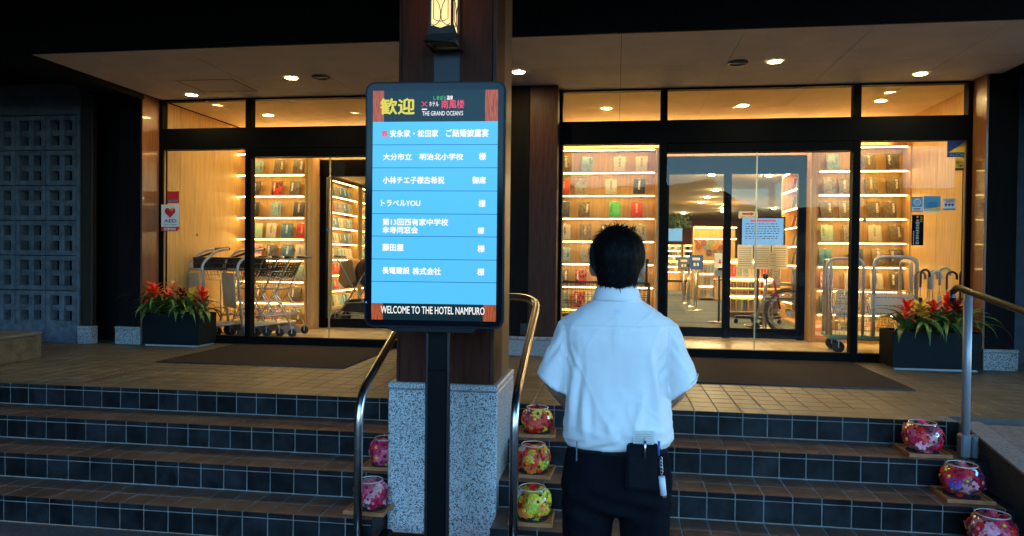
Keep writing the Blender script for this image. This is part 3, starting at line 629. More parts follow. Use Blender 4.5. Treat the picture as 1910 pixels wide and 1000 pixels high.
for i in range(420):
    p = Vector((br.gauss(0, .2), br.gauss(0, .2), br.uniform(-.16, .2))); a = br.uniform(0, 6.3); q = br.uniform(.03, .07); d = Vector((math.cos(a), 0, math.sin(a))) * q; e = Vector((-d.z, br.uniform(-.03, .03), d.x)) * .4
    fm.add([p - d, p + e, p + d, p - e], [(0, 1, 2, 3)])
tag(fm.build('foliage', mat('dark_leaf', (.035, .075, .02), .5), t), kind='stuff')
MB().ball((-.24, -.1, .08), .05, 0, 12).build('lamp', emit('warm_bulb', (1, .85, .55), 6 * EX), t)
# ---------------------------------------------------------------- trolleys and carts
wire = chrome; bwire = mat('black_wire', (.02, .02, .02), .4)
def loopbox(mb, x0, x1, y0, y1, z0, z1, nx, ny, nz, r=.002, taper=0, n=5):
    """open wire basket"""
    for z in [z0 + (z1 - z0) * i / nz for i in range(nz + 1)]:
        q = taper * (1 - (z - z0) / (z1 - z0)); mb.tube([(x0 + q, y0 + q, z), (x1 - q, y0 + q, z), (x1 - q, y1 - q, z), (x0 + q, y1 - q, z)], r * (2.2 if z == z1 else 1), n, closed=True)
    for i in range(nx + 1):
        x = x0 + (x1 - x0) * i / nx; xb = x0 + taper + (x1 - x0 - 2 * taper) * i / nx
        mb.tube([(x, y0, z1), (xb, y0 + taper, z0), (xb, y1 - taper, z0), (x, y1, z1)], r, n)
    for i in range(1, ny):
        y = y0 + (y1 - y0) * i / ny; yb = y0 + taper + (y1 - y0 - 2 * taper) * i / ny
        mb.tube([(x0, y, z1), (x0 + taper, yb, z0), (x1 - taper, yb, z0), (x1, y, z1)], r, n)
def wheel(t, x, y, z, r, w=.022, fork=True, name='wheel'):
    mb = MB(); prof = [(r * .35, -w / 2), (r * .9, -w / 2), (r, -w / 4), (r, w / 4), (r * .9, w / 2), (r * .35, w / 2)]
    mb.lathe(prof, 18, 0, M=Matrix.Rotation(R(90), 4, 'X')); o = mb.build(name, [rubber], t, loc=(x, y, z)); 
    if fork: MB().box(-.006, .006, -w / 2 - .006, -w / 2 - .002, -.005, r * 1.3).box(-.006, .006, w / 2 + .002, w / 2 + .006, -.005, r * 1.3).box(-.018, .018, -w / 2 - .006, w / 2 + .006, r * 1.3, r * 1.3 + .008).build('fork', steel_r, o)
    return o
def small_cart(label, loc, rz, wmat, panel=True, group=None):
    t = thing('shopping_cart', label, 'cart', loc, rz, group)
    f = MB()
    for s in (-.2, .2):
        f.tube(fillet([(.20, s, .11), (-.02, s, .50), (.16, s, .93), (.27, s, .95)], .05), .0095, 8)
        f.tube(fillet([(-.25, s, .11), (-.20, s, .24), (.14, s, .27)], .03), .009, 8); f.tube([(-.02, s, .50), (-.22, s, .22)], .007, 6)
    f.tube([(-.2, -.2, .24), (-.2, .2, .24)], .008, 6); f.tube([(.02, -.2, .57), (.02, .2, .57)], .008, 6)
    f.build('frame', wmat, t)
    MB().tube([(.27, -.21, .95), (.27, .21, .95)], .015, 10).build('handle', black_p, t)
    b = MB(); loopbox(b, -.26, .12, -.18, .18, .56, .78, 6, 5, 3, .0022, .03); b.build('top_basket', wmat, t)
    b = MB(); loopbox(b, -.24, .14, -.17, .17, .25, .33, 6, 5, 1, .0022, .01); b.build('lower_rack', wmat, t)
    if panel:
        p = MB()
        p.tube([(.155, -.15, .88), (.155, .15, .88), (.06, .15, .70), (.06, -.15, .70)], .006, 6, closed=True)
        for i in range(1, 6): p.tube([(.155 - .016 * i, -.15, .88 - .03 * i), (.155 - .016 * i, .15, .88 - .03 * i)], .010, 4)
        for i in range(4): p.tube([(.155, -.12 + .08 * i, .88), (.06, -.12 + .08 * i, .70)], .009, 4)
        p.build('seat_flap', black_p, t)
    for sx in (-.25, .20):
        for s in (-.2, .2): wheel(t, sx, s, .05, .05)
    return t
cG = 'nested wire shopping carts behind the glass'
L4 = ['wire cart with black seat flap, outermost of the nested row', 'wire cart nested second from the inner door', 'wire cart nested third from the inner door', 'innermost nested wire cart, next to the luggage trolley']
c0 = small_cart(L4[0], (-4.00, 8.10, LZ), R(4), wire, True, cG)
for i in range(1, 4):
    o = copy_tree(c0); o.location = (-4.00 - .17 * i, 8.12 + .01 * i, LZ); o['label'] = L4[i]
def luggage_trolley(label, loc, rz):
    t = thing('luggage_trolley', label, 'luggage trolley', loc, rz, 'luggage trolleys in the vestibule')
    f = MB()
    for s in (-.24, .24): f.tube(fillet([(.30, s, .13), (.36, s, .86), (.20, s, 1.02), (.06, s, 1.04)], .06), .016, 8); f.tube([(.30, s, .14), (-.36, s * .75, .17)], .014, 8)
    f.tube([(-.36, -.18, .17), (-.36, .18, .17)], .014, 8); f.tube([(.355, -.24, .80), (.355, .24, .80)], .012, 8); f.build('frame', steel_r, t)
    MB().tube([(.06, -.24, 1.04), (.06, .24, 1.04)], .019, 10).tube([(.30, -.15, .93), (-.06, -.15, 1.06)], .013, 8).build('brake_handle', black_p, t)
    MB().box(-.006, .006, -.22, .22, .36, .76).build('backboard', mat('tan_panel', (.58, .45, .29), .5, var=.1), t, .003, rot=(0, R(4), 0), loc=(.335, 0, 0))
    MB().box(-.30, .29, -.18, .18, .16, .175).build('platform', steel_r, t, .004)
    b = MB(); loopbox(b, -.14, .33, -.2, .2, .80, .93, 8, 6, 2, .005, .02, 5); b.box(-.13, .32, -.19, .19, .80, .812); b.box(-.14, .33, -.205, -.198, .80, .93); b.build('top_basket', black_p, t)
    for s in (-.24, .24):
        wheel(t, .28, s, .075, .075, .03); m = MB(); m.prism([(-.42, .03), (-.40, .11), (-.30, .16), (-.18, .12), (-.14, .03)], s * .8 - .02, s * .8 + .02); m.build('wheel_cover', mat('grey_cover', (.22, .20, .18), .45), t, .004); wheel(t, -.3, s * .8, .05, .05, .034, False)
    return t
luggage_trolley('luggage trolley with black top basket and tan board, by the flower trough', (-4.62, 7.92, LZ), R(228))
luggage_trolley('luggage trolley with a tan board, second from the flower trough', (-4.22, 7.98, LZ), R(228))
t = thing('basket_rack', 'shallow pale wire basket jutting out beside the oak wall', 'wire basket', (-5.0, 8.25, LZ))
b = MB(); loopbox(b, -.02, .42, -.18, .18, .66, .78, 10, 6, 2, .003, .03); b.build('basket', wire, t)
MB().tube([(.2, .16, .015), (.2, .16, .66)], .012, 8).tube([(.2, -.16, .015), (.2, -.16, .66)], .012, 8).tube([(.05, -.16, .015), (.4, -.16, .015)], .012, 6).tube([(.05, .16, .015), (.4, .16, .015)], .012, 6).build('stand', wire, t)
# two black wire carts behind the man
for (x, lb) in ((-.42, 'black wire cart with slanted handles, beside the dark column'), (.12, 'black wire cart hidden mostly behind the man, nearer the sliding door')):
    t = thing('shopping_cart', lb, 'cart', (x, 8.15, LZ), 0, 'black wire carts behind the man')
    b = MB(); loopbox(b, -.25, .25, -.22, .22, .32, .70, 11, 8, 5, .003, .02); b.build('basket', bwire, t)
    f = MB()
    for s in (-.25, .25):
        for y in (-.2, .2): f.tube([(s, y, .12), (s, y, .70)], .009, 8)
        f.tube(fillet([(s * .9, .22, .66), (s * .9, .05, .92), (s * .9, -.12, .96)], .04), .018, 8)
    f.tube([(-.25, -.2, .14), (.25, -.2, .14)], .008, 6).tube([(-.25, .2, .14), (.25, .2, .14)], .008, 6); f.build('frame', bwire, t)
    for sx in (-.25, .25):
        for s in (-.2, .2): wheel(t, sx, s, .05, .05)
# cage trolley
t = thing('cage_trolley', 'grey cage trolley with two hoop handles, wire mesh sides and teal platform', 'trolley', (2.66, 8.08, LZ), R(-6))
MB().box(-.40, .40, -.27, .27, .145, .185).build('platform', mat('teal_platform', (.10, .30, .28), .5, var=.1), t, .01); MB().box(-.37, .37, -.24, .24, .187, .195).build('deck', mat('pale_deck', (.45, .47, .46), .6), t)
for x in (-.385, .385): MB().tube(fillet([(x, -.2, .19), (x, -.2, .98), (x, .2, .98), (x, .2, .19)], .1, 8), .017, 10).build('hoop_handle', steel_r, t)
MB().tube(fillet([(-.30, -.268, .19), (-.10, -.268, .985), (.30, -.268, .985), (.36, -.268, .19)], .08, 8), .0, 3) if False else None
MB().tube(fillet([(.02, -.255, .19), (.02, -.255, 1.02), (.42, -.255, 1.02), (.42, -.255, .19)], .10, 8), .018, 10).build('hoop_handle', steel_r, t)
MB().tube(fillet([(-.43, -.255, .19), (-.43, -.255, 1.0), (-.08, -.255, 1.0), (-.08, -.255, .19)], .10, 8), .015, 10).build('hoop_handle', steel_r, t)
def mesh_panel(pts2, nm, par, m=wire):
    (ax, ay), (bx_, by), z0, z1, nx, nz = pts2; b = MB()
    for i in range(nx + 1): q = i / nx; b.tube([(ax + (bx_ - ax) * q, ay + (by - ay) * q, z0), (ax + (bx_ - ax) * q, ay + (by - ay) * q, z1)], .0032 if 0 < i < nx else .005, 4)
    for i in range(nz + 1): z = z0 + (z1 - z0) * i / nz; b.tube([(ax, ay, z), (bx_, by, z)], .0032 if 0 < i < nz else .005, 4)
    return b.build(nm, m, par)
mesh_panel(((-.38, -.235), (.38, -.235), .19, .66, 18, 8), 'mesh_side', t); mesh_panel(((-.38, .22), (.38, .22), .19, .66, 18, 8), 'mesh_side', t); mesh_panel(((-.37, -.23), (-.37, .22), .19, .66, 10, 8), 'mesh_side', t); mesh_panel(((.36, -.23), (.36, .22), .19, .66, 10, 8), 'mesh_side', t)
for sx in (-.30, .30):
    for s in (-.2, .2): wheel(t, sx, s, .062, .062, .03)
def sheet(label, loc, rz, w, h, lines, col=ink, m=paper, cat='notice', lean=0, title=None):
    t = thing('paper_notice', label, cat, loc, rz); MB().box(-w / 2, w / 2, -.0015, 0, 0, h).build('sheet', m, t)
    b = MB(); rr = random.Random(int(loc[0] * 100)); 
    for i in range(lines):
        z = h * (.86 - .74 * i / max(1, lines - 1)); x = -w * .38
        while x < w * .36:
            q = rr.uniform(.03, .10) * w; b.box(x, min(x + q, w * .38), -.0028, -.0018, z - h * .013, z + h * .012); x += q + w * .025
    b.build('print', col, t); return t
sheet('white notice sheet fixed to the front of the cage trolley', (2.83, 7.79, 1.02), R(-6), .42, .22, 3)
sheet('tall cream notice hanging inside the cage trolley', (2.42, 7.98, .98), R(-6), .17, .30, 5)

# umbrellas in their stand
t = thing('umbrella_stand', 'square dark umbrella stand below the stickers', 'umbrella stand', (3.13, 7.62, LZ))
b = MB()
for z in (.02, .25, .48): b.tube([(-.19, -.14, z), (.19, -.14, z), (.19, .14, z), (-.19, .14, z)], .008, 6, closed=True)
for x in (-.19, .19):
    for y in (-.14, .14): b.tube([(x, y, 0), (x, y, .48)], .009, 6)
for i in (1, 2): b.tube([(-.19 + .127 * i, -.14, .48), (-.19 + .127 * i, .14, .48)], .005, 6)
b.build('frame', black_p, t); MB().box(-.18, .18, -.13, .13, .005, .02).build('tray', black_p, t)
umc = [('black', (.012, .012, .014), (.015, .012, .01)), ('clear plastic', (.55, .58, .58), (.7, .7, .68)), ('dark brown', (.04, .02, .015), (.02, .012, .01)), ('pale', (.55, .5, .42), (.6, .58, .5)), ('mint handled', (.5, .55, .5), (.25, .5, .42)), ('navy', (.02, .03, .07), (.015, .012, .012)), ('cream handled', (.5, .46, .38), (.62, .52, .38)), ('grey', (.12, .12, .13), (.3, .28, .25))]
for i, (nm, cc, hc) in enumerate(umc):
    x = (-.16, -.02, .10, -.09, .05, .165, .0, -.16)[i]; y = (-.1, -.1, -.09, .0, .0, -.07, .1, .09)[i]; lx, ly = random.uniform(-.07, .07), random.uniform(-.05, .05); hh = .80 + .05 * random.random()
    t = thing('umbrella', f'{nm} umbrella with a hooked handle, upright in the stand', 'umbrella', (3.13 + x, 7.62 + y, LZ + .022), random.uniform(-.6, .6), 'folded umbrellas in the stand')
    um = mat('umbrella_cloth', cc, .6); uh = mat('umbrella_handle', hc, .3)
    prof = []; b = MB(); n = 14; rs = []
    for q in range(9):
        f = q / 8; r = .008 + .030 * math.sin(math.pi * min(1, f * .85 + .08)) ; cxx = lx * f; rs.append([(cxx + r * (1 + .18 * (j % 2)) * math.cos(6.283 * j / n), ly * f + r * (1 + .18 * (j % 2)) * math.sin(6.283 * j / n), .03 + f * (hh - .26)) for j in range(n)])
    b.rings(rs); b.build('canopy', um, t)
    tp = (lx, ly, hh - .22); b = MB(); b.tube([(0, 0, 0), (0, 0, .04)], .004, 6).tube([tp, (lx * 1.1, ly, hh - .1)], .005, 6); b.build('shaft', steel, t)
    x0 = lx * 1.1; MB().tube([(x0, ly, hh - .13), (x0, ly, hh)] + [(x0 + .045 - .045 * math.cos(a * math.pi / 8), ly, hh + .045 * math.sin(a * math.pi / 8)) for a in range(1, 9)] + [(x0 + .09, ly, hh - .03)], .0115, 8).build('handle', uh, t)

# stroller inside the left inner door
t = thing('stroller', 'folding stroller with tan seat and brown hood behind the inner glass', 'stroller', (-3.72, 9.85, LZ), R(0)); fr = mat('beige_frame', (.55, .50, .40), .4, metal=.3)
f = MB()
for s in (-.2, .2):
    f.tube(fillet([(.36, s, .09), (.02, s, .52), (-.20, s, .90), (-.26, s, .96)], .06), .011, 8); f.tube(fillet([(-.24, s, .10), (-.05, s, .34), (.30, s, .92), (.38, s, .96)], .06), .011, 8); f.tube([(-.22, s, .13), (.34, s, .13)], .009, 8); f.tube([(-.1, s, .3), (.2, s, .32)], .008, 8)
f.tube([(-.24, -.2, .10), (-.24, .2, .10)], .009, 6).tube([(.36, -.2, .09), (.36, .2, .09)], .009, 6); f.build('frame', fr, t)
MB().tube([(.38, -.2, .96), (.38, .2, .96)], .016, 8).tube([(-.26, -.2, .96), (-.26, .2, .96)], .016, 8).build('handle', black_p, t)
MB().prism([(-.20, .88), (-.02, .93), (.04, .60), (-.12, .50), (-.22, .60)], -.17, .17).build('seat', mat('tan_cloth', (.50, .28, .12), .9), t, .02)
hb_ = MB(); hb_.ball((.20, 0, .72), (.24, .19, .20), 0, 18, rot=Matrix.Rotation(R(50), 3, 'Y')); hb_.build('hood', mat('brown_cloth', (.09, .05, .035), .9), t)
MB().prism([(-.18, .18), (.26, .16), (.30, .36), (-.1, .34)], -.17, .17).build('basket', mat('dark_cloth', (.06, .045, .035), .9), t, .015)
for sx in (-.24, .34):
    for s in (-.2, .2): wheel(t, sx, s, .075, .075, .03)

# ---------------------------------------------------------------- things inside the room
def stanchion(label, x, y, h, sign=None):
    t = thing('barrier_post', label, 'barrier post', (x, y, LZ)); MB().lathe([(.15, 0), (.15, .01), (.03, .035)], 28).build('base', steel, t); MB().lathe([(.030, .03), (.030, h)], 16).build('tube', mat('satin_gold_steel', (.66, .58, .44), .28, metal=.9), t); MB().lathe([(.035, h), (.035, h + .06), (.02, h + .065)], 16).build('head', black_p, t)
    if sign:
        MB().box(-.13, .13, -.045, -.037, h - .07, h + .20).build('sign_plate', sign, t, .003)
        MB().box(-.07, .07, -.049, -.046, h + .10, h + .15).box(-.05, -.01, -.049, -.046, h - .01, h + .05).box(.01, .05, -.049, -.046, h - .01, h + .05).build('sign_marks', white_i, t)
    return t
xx = lambda px, Y: px2(px, Y)
a1 = (xx(1275, 16), 16); a2 = (xx(1285, 14.8), 14.8); a3 = (xx(1298, 13.9), 13.9)
stanchion('barrier post with a small grey sign, furthest of three on the carpet', *a1, .82, mat('grey_sign', (.12, .14, .15), .5)); stanchion('plain barrier post in the middle of three on the carpet', *a2, .82); stanchion('barrier post with a blue sign plate on top', *a3, .86, blue_m)
for (p, q, lb) in (((a2[0] - .9, 15.4), a2, 'red barrier belt reaching towards the left mullion'), (a2, a3, 'red barrier belt between the plain post and the blue sign')):
    o = MB().tube([(p[0], p[1], LZ + .80), ((p[0] + q[0]) / 2, (p[1] + q[1]) / 2, LZ + .785), (q[0], q[1], LZ + .80)], .028, 6, flat=.1).build('barrier_belt', red_m); tag(o, lb, 'barrier belt')
x = xx(1342, 11.3)
t = thing('sanitizer_stand', 'white hand sanitizer dispenser on a thin pole beside the door post', 'sanitizer stand', (x, 11.3, LZ)); MB().lathe([(.17, 0), (.17, .012), (.03, .02)], 28).tube([(0, 0, .01), (0, 0, 1.0)], .018, 10).build('pole', mat('brown_pole', (.12, .08, .05), .4), t)
MB().box(-.085, .085, -.03, 0, .72, 1.07).build('backboard', white_p, t, .006); MB().prism([(-.06, .80), (.06, .80), (.07, .86), (-.07, .86)], -.10, -.031).build('dispenser', white_p, t, .01); MB().lathe([(.10, .66), (.11, .665), (.11, .675)], 20, c=(0, -.05, 0)).build('drip_tray', black_p, t); MB().box(-.045, .045, -.106, -.101, .815, .85).build('sensor_window', black_gloss, t); MB().prism([(-.012, .98), (.012, .98), (.012, .94), (.03, .94), (0, .905), (-.03, .94), (-.012, .94)], -.033, -.0305).build('arrow', red_m, t)
# counter, magazine rack and fan display
t = thing('counter', 'oak counter inside the room beside the magazine rack', 'counter', (2.40, 17.6, LZ)); MB().box(-.05, 1.5, 0, .6, 0, .82).build('body', oak, t, .004); MB().box(-.08, 1.55, -.04, .62, .82, .86).build('top', oak_d, t, .004)
t = thing('magazine_rack', 'lit magazine rack with three tiers at the end of the counter', 'magazine rack', (xx(1304, 17.5), 17.4, LZ)); w = .36
MB().box(0, w, .2, .5, 0, .95).build('body', oak, t, .004)
for k in range(3):
    z = .05 + .30 * k; MB().box(0, w, .02, .2, z, z + .02).build('tier', oak_d, t); MB().box(.02, w - .02, .19, .199, z + .27, z + .285).build('led_strip', led_m, t)
    for q in range(4): MB().box(.03 + q * .08, .10 + q * .08, .10, .11, z + .022, z + .20).build('magazine', COV[br.choice(['cream', 'grey and cream', 'light blue', 'sepia'])], t)
X0, X1 = xx(1296, 18), xx(1352, 18) + .3
t = thing('display_wall', 'oak display wall with lit shelves that carries the colourful round fans', 'display wall', (X0, 18.2, LZ)); MB().box(0, X1 - X0, .2, .3, 0, 1.78).build('back_panel', oak, t); MB().box(-.03, 0, 0, .3, 0, 1.80).build('side_panel', oak, t); MB().box(0, X1 - X0, .0, .3, 1.781, 1.81).build('top_shelf', oak, t); MB().box(0, X1 - X0, .0, .199, 1.50, 1.53).build('shelf', oak, t)
MB().box(.02, X1 - X0, .005, .02, 1.765, 1.779).build('led_strip', led_m, t); MB().box(.02, X1 - X0, .005, .02, 1.485, 1.499).build('led_strip', led_m, t)
fan_c = [(.45, .04, .03), (.05, .20, .35), (.50, .35, .12), (.30, .05, .05), (.06, .25, .22), (.6, .5, .35)]
for i, (px_, py_) in enumerate(((1303, 448), (1312, 453), (1326, 452), (1340, 451), (1303, 459), (1318, 461), (1332, 461), (1322, 471), (1334, 473), (1306, 478), (1344, 462), (1345, 475))):
    Y = 18.35; zc = 1.58 + (484.5 - py_) * Y / 1335 * .99; t = thing('round_fan', f'round printed paper fan, {["first", "second", "third", "fourth", "fifth", "sixth", "seventh", "eighth", "ninth", "tenth", "eleventh", "twelfth"][i]} counting rows from the top of the display wall', 'fan', (xx(px_, Y), Y, zc), 0, 'round fans on the display wall')
    MB().lathe([(.075, 0), (.075, .006)], 18, M=Matrix.Rotation(R(90), 4, 'X')).build('paper_disc', mat('fan_print', fan_c[i % 6], .6, var=.5, vscale=14, col2=fan_c[(i + 2) % 6]), t); MB().box(-.006, .006, -.004, .002, -.12, -.07).build('handle', oak_d, t)
t = thing('bench', 'low dark bench before the far bookcase', 'bench', (1.6, 19.5, LZ)); MB().box(-.6, .3, 0, .4, .36, .42).build('seat', black_p, t, .01)
for (x, y) in ((-.55, .05), (.25, .05), (-.55, .35), (.25, .35)): MB().box(x - .02, x + .02, y - .02, y + .02, 0, .36).build('leg', black_p, t)
t = thing('low_bookcase', 'low oak case with magazine rows under the notice boards', 'bookcase', (1.95, 12.6, LZ)); W_ = .85
MB().box(0, W_, .25, .3, 0, 1.0).build('back_panel', oak, t)
for k in range(3):
    z = .06 + k * .30; MB().box(0, W_, 0, .249, z, z + .025).build('shelf', oak, t); MB().box(.02, W_ - .02, .23, .248, z + .27, z + .285).build('led_strip', led_m, t)
    for q in range(8): MB().box(.03 + q * .1, .115 + q * .1, .12, .13, z + .026, z + .23).build('magazine', COV[br.choice(pal)], t, rot=None)
MB().box(-.15, W_ + .1, -.5, -.05, .47, .50).build('ledge', oak, t, .003)
# standing monitor with paper boards
Y = 11.2; x0, x1 = xx(1383, Y), xx(1460, Y); zt, zb_ = 2.22, 1.80; xc = (x0 + x1) / 2
t = thing('standing_monitor', 'lit monitor showing a notice on a black wheeled stand', 'monitor', (xc, Y, LZ)); o = (xc, Y, LZ)
bx('bezel', x0 - .03, x1 + .03, Y, Y + .05, zb_ - .03, zt + .03, black_gloss, t, .005, o); sc = bx('screen', x0, x1, Y - .004, Y - .001, zb_, zt, emit('monitor_glow', (.30, .62, 1.0), .85 * EX), t, 0, o)
b = MB(); b2 = MB(); wI = x1 - x0
b2.box(-wI * .30, wI * .32, -.006, -.005, zt - .05 - LZ, zt - .028 - LZ)
for i, z in enumerate((.09, .13, .165, .20, .235, .28, .31)):
    q = -wI * .42
    while q < wI * .36: e = br.uniform(.02, .06); b.box(q, q + e, -.006, -.005, zt - z - LZ, zt - z + .010 - LZ); q += e + .016
b.build('print', mat('screen_ink', (.03, .05, .12), .5), t); b2.build('heading', red_m, t)
bx('post', xc - .07, xc - .03, Y + .06, Y + .10, LZ + .12, 2.0, black_p, t, .004, o); MB().box(-.38, .30, .04, .12, .08, .12).box(-.07, -.03, -.3, .4, .08, .12).build('foot_frame', black_p, t, .004)
for (a, b_) in ((-.36, .08), (.28, .08), (-.05, -.28), (-.05, .38)): wheel(t, a, b_, .035, .035, .02, False, 'castor')
Y = 10.9
for i, (p0, p1) in enumerate(((1375, 1404), (1406, 1437), (1439, 1469))):
    a, b_ = xx(p0, Y), xx(p1, Y); sheet(['cream notice board under the monitor, the one by the door post', 'cream notice board under the middle of the monitor', 'cream notice board under the monitor, the one above the wheelchair'][i], ((a + b_) / 2, Y, 1.455), 0, b_ - a, .355, 9)
t = thing('board_stand', 'thin grey easel pole carrying the cream notice boards', 'stand', (xx(1410, 10.95), 10.95, LZ)); MB().tube([(0, 0, 0), (0, 0, 1.1)], .012, 8).tube([(-.3, 0, .86), (.35, 0, .86)], .01, 8).build('pole', steel_r, t); MB().lathe([(.16, 0), (.16, .01), (.02, .02)], 24).build('base', steel_r, t)
t = stanchion('steel post with a flat foot in front of the wheelchair', xx(1428, 10.3), 10.3, .72)
sheet('small white notice hanging over the wheelchair grip', (xx(1441, 9.9), 9.9, 1.49), 0, .10, .20, 4)
sheet('narrow white notice on the wheelchair back post', (xx(1447, 9.95), 9.95, 1.23), 0, .075, .24, 3)
t = thing('arrow_notice', 'white strip with a red arrow stuck on the inner glass', 'notice', (xx(1394, 9.08), 9.085, 2.10)); MB().box(-.115, .115, -.002, 0, 0, .085).build('sheet', paper, t)
MB().prism([(-.07, .043), (.03, .043), (.03, .030), (.075, .053), (.03, .076), (.03, .063), (-.07, .063)], -.0035, -.0022).build('arrow', red_m, t); lettering('手指消毒にご協力ください', -.09, .09, .010, .024, -.0025, ink, t)
# wheelchair
t = thing('wheelchair', 'folding wheelchair with spoked wheels behind the inner door stile', 'wheelchair', (2.15, 9.72, LZ), R(-10)); f = MB()
for s in (-.24, .24):
    ww = MB(); ww.tube([(.29 * math.cos(a * math.pi / 18), 0, .29 * math.sin(a * math.pi / 18)) for a in range(36)], .014, 8, 0, True)
    wo = ww.build('wheel', mat('grey_tyre', (.10, .09, .08), .7), t, loc=(.10, s, .30))
    MB().tube([(.25 * math.cos(a * math.pi / 18), -.03 if s < 0 else .03, .25 * math.sin(a * math.pi / 18)) for a in range(36)], .007, 6, 0, True).build('hand_rim', steel, wo)
    sp = MB()
    for a in range(24): sp.tube([(.03 * math.cos(a * .2618 + .5), 0, .03 * math.sin(a * .2618 + .5)), (.28 * math.cos(a * .2618), 0, .28 * math.sin(a * .2618))], .0016, 4)
    sp.lathe([(.032, -.03), (.032, .03)], 14, M=Matrix.Rotation(R(90), 4, 'X')); sp.build('spokes', steel, wo)
    wheel(t, -.32, s * .8, .07, .07, .025)
    f.tube(fillet([(.16, s * .9, .32), (.16, s * .9, .86), (.28, s * .9, .90)], .05), .012, 8); f.tube(fillet([(.16, s * .9, .66), (-.18, s * .9, .66), (-.22, s * .9, .45), (-.32, s * .9, .16)], .05), .011, 8); f.tube([(.16, s * .9, .46), (-.22, s * .9, .45)], .011, 8)
f.tube([(-.1, -.22, .2), (-.1, .22, .44)], .01, 6).tube([(-.1, .22, .2), (-.1, -.22, .44)], .01, 6); f.build('frame', steel_r, t)
MB().box(-.20, .15, -.2, .2, .45, .49).build('seat', mat('dark_vinyl', (.02, .022, .03), .5), t, .012); MB().box(.14, .17, -.2, .2, .52, .86).build('backrest', mat('navy_vinyl', (.02, .03, .06), .5), t, .012)
for s in (-.22, .22): MB().tube([(.26, s, .90), (.36, s, .90)], .017, 8).build('grip', black_p, t)
MB().tube([(-.10, -.25, .72), (-.02, -.25, .35)], .014, 8).build('brake_lever', red_m, t)
for s in (-.12, .12): MB().box(-.44, -.34, s - .06, s + .06, .10, .115).build('footrest', black_p, t, .004)

# ---------------------------------------------------------------- stickers on the front glass
def glassthing(name, label, cat, x0, z1, x1, z0, Y=7.244):
    t = thing(name, label, cat, (x0, Y, z0)); return t, x1 - x0, z1 - z0
def px3(px, py, Y=7.244):
    d = cf * FPX + cr * (px - 955) - cu * (py - 500); k = Y / d.y; return d.x * k, 1.58 + d.z * k
def gsq(name, label, cat, p0, p1, m, Y=7.2435):
    x0, z1 = px3(*p0, Y); x1, z0 = px3(*p1, Y); t, w, h = glassthing(name, label, cat, x0, z1, x1, z0, Y); MB().box(0, w, -.0015, 0, 0, h).build('sheet', m, t); return t, w, h
def rect(t, x0, x1, z0, z1, m, nm='printed_field', y=-.0022, dy=.0006): return MB().box(x0, x1, y - dy, y, z0, z1).build(nm, m, t)
t, w, h = gsq('security_sticker', 'red square sticker above the white heart sign', 'sticker', (312, 357), (334, 379), red_m); rect(t, 0.004, w - .004, h * .06, h * .30, mat('sticker_navy', (.03, .04, .12), .5)); lettering('SECOM', w * .1, w * .9, h * .10, h * .26, -.0032, mat('grey_print', (.35, .37, .42), .5), t, .02)
t, w, h = gsq('defibrillator_sign', 'white AED sign with a red heart and a red lower band', 'sign', (301, 382), (334, 423), white_i, 7.195); 
hp = []
for i in range(40): a = 2 * math.pi * i / 40; hp.append((w * .5 + w * .30 * (16 * math.sin(a) ** 3) / 16, h * .66 + w * .30 * (13 * math.cos(a) - 5 * math.cos(2 * a) - 2 * math.cos(3 * a) - math.cos(4 * a)) / 16))
MB().prism(hp, -.004, -.0018).build('heart', red_m, t); MB().prism([(w * .50, h * .68), (w * .60, h * .76), (w * .57, h * .79), (w * .74, h * .93), (w * .66, h * .80), (w * .70, h * .77)], -.0055, -.0042).build('lightning', yel_m, t)
lettering('AED', w * .16, w * .86, h * .19, h * .34, -.003, ink, t, .03); lettering('自動体外式除細動器', w * .16, w * .86, h * .07, h * .13, -.003, ink, t)
MB().prism([(0, -h * .20), (w * .88, -h * .20), (w, -h * .1), (w, -.001), (0, -.001)], -.0015, 0).build('band', red_m, t); lettering('設置施設', w * .16, w * .84, -h * .17, -h * .04, -.003, white_i, t, .02)
t, w, h = gsq('security_sticker', 'blue square sticker with a yellow triangle', 'sticker', (1767, 262), (1802, 293), mat('sticker_blue', (.01, .035, .20), .4)); MB().prism([(w * .08, h * .28), (w * .95, h * .28), (w * .95, h * .92)], -.003, -.0018).build('triangle', yel_m, t); lettering('ALSOK', w * .12, w * .9, h * .05, h * .22, -.003, lblue_m, t, .03)
t, w, h = gsq('small_sticker', 'small yellow and navy sticker under the blue triangle one', 'sticker', (1782, 296), (1802, 318), yel_m); rect(t, 0, w, 0, h * .2, ink); lettering('防犯カメラ', w * .06, w * .94, h * .56, h * .78, -.003, ink, t, .02); lettering('作動中', w * .2, w * .8, h * .28, h * .50, -.003, ink, t, .02)
t, w, h = gsq('round_mark_sticker', 'blue sticker with a white ring and a white label', 'sticker', (1700, 367), (1721, 396), lblue_m); MB().tube([(w * .5 + w * .28 * math.cos(a * .3927), -.002, h * .64 + w * .28 * math.sin(a * .3927)) for a in range(16)], .004, 4, closed=True).build('ring', white_i, t); rect(t, w * .08, w * .94, h * .06, h * .34, white_i); rect(t, w * .18, w * .8, h * .22, h * .27, ink, 'print', -.003); rect(t, w * .18, w * .8, h * .12, h * .17, ink, 'print', -.003)
for q in range(4): rect(t, w * (.36 + .08 * q), w * (.385 + .08 * q), h * .54, h * .74, white_i, 'stroke')
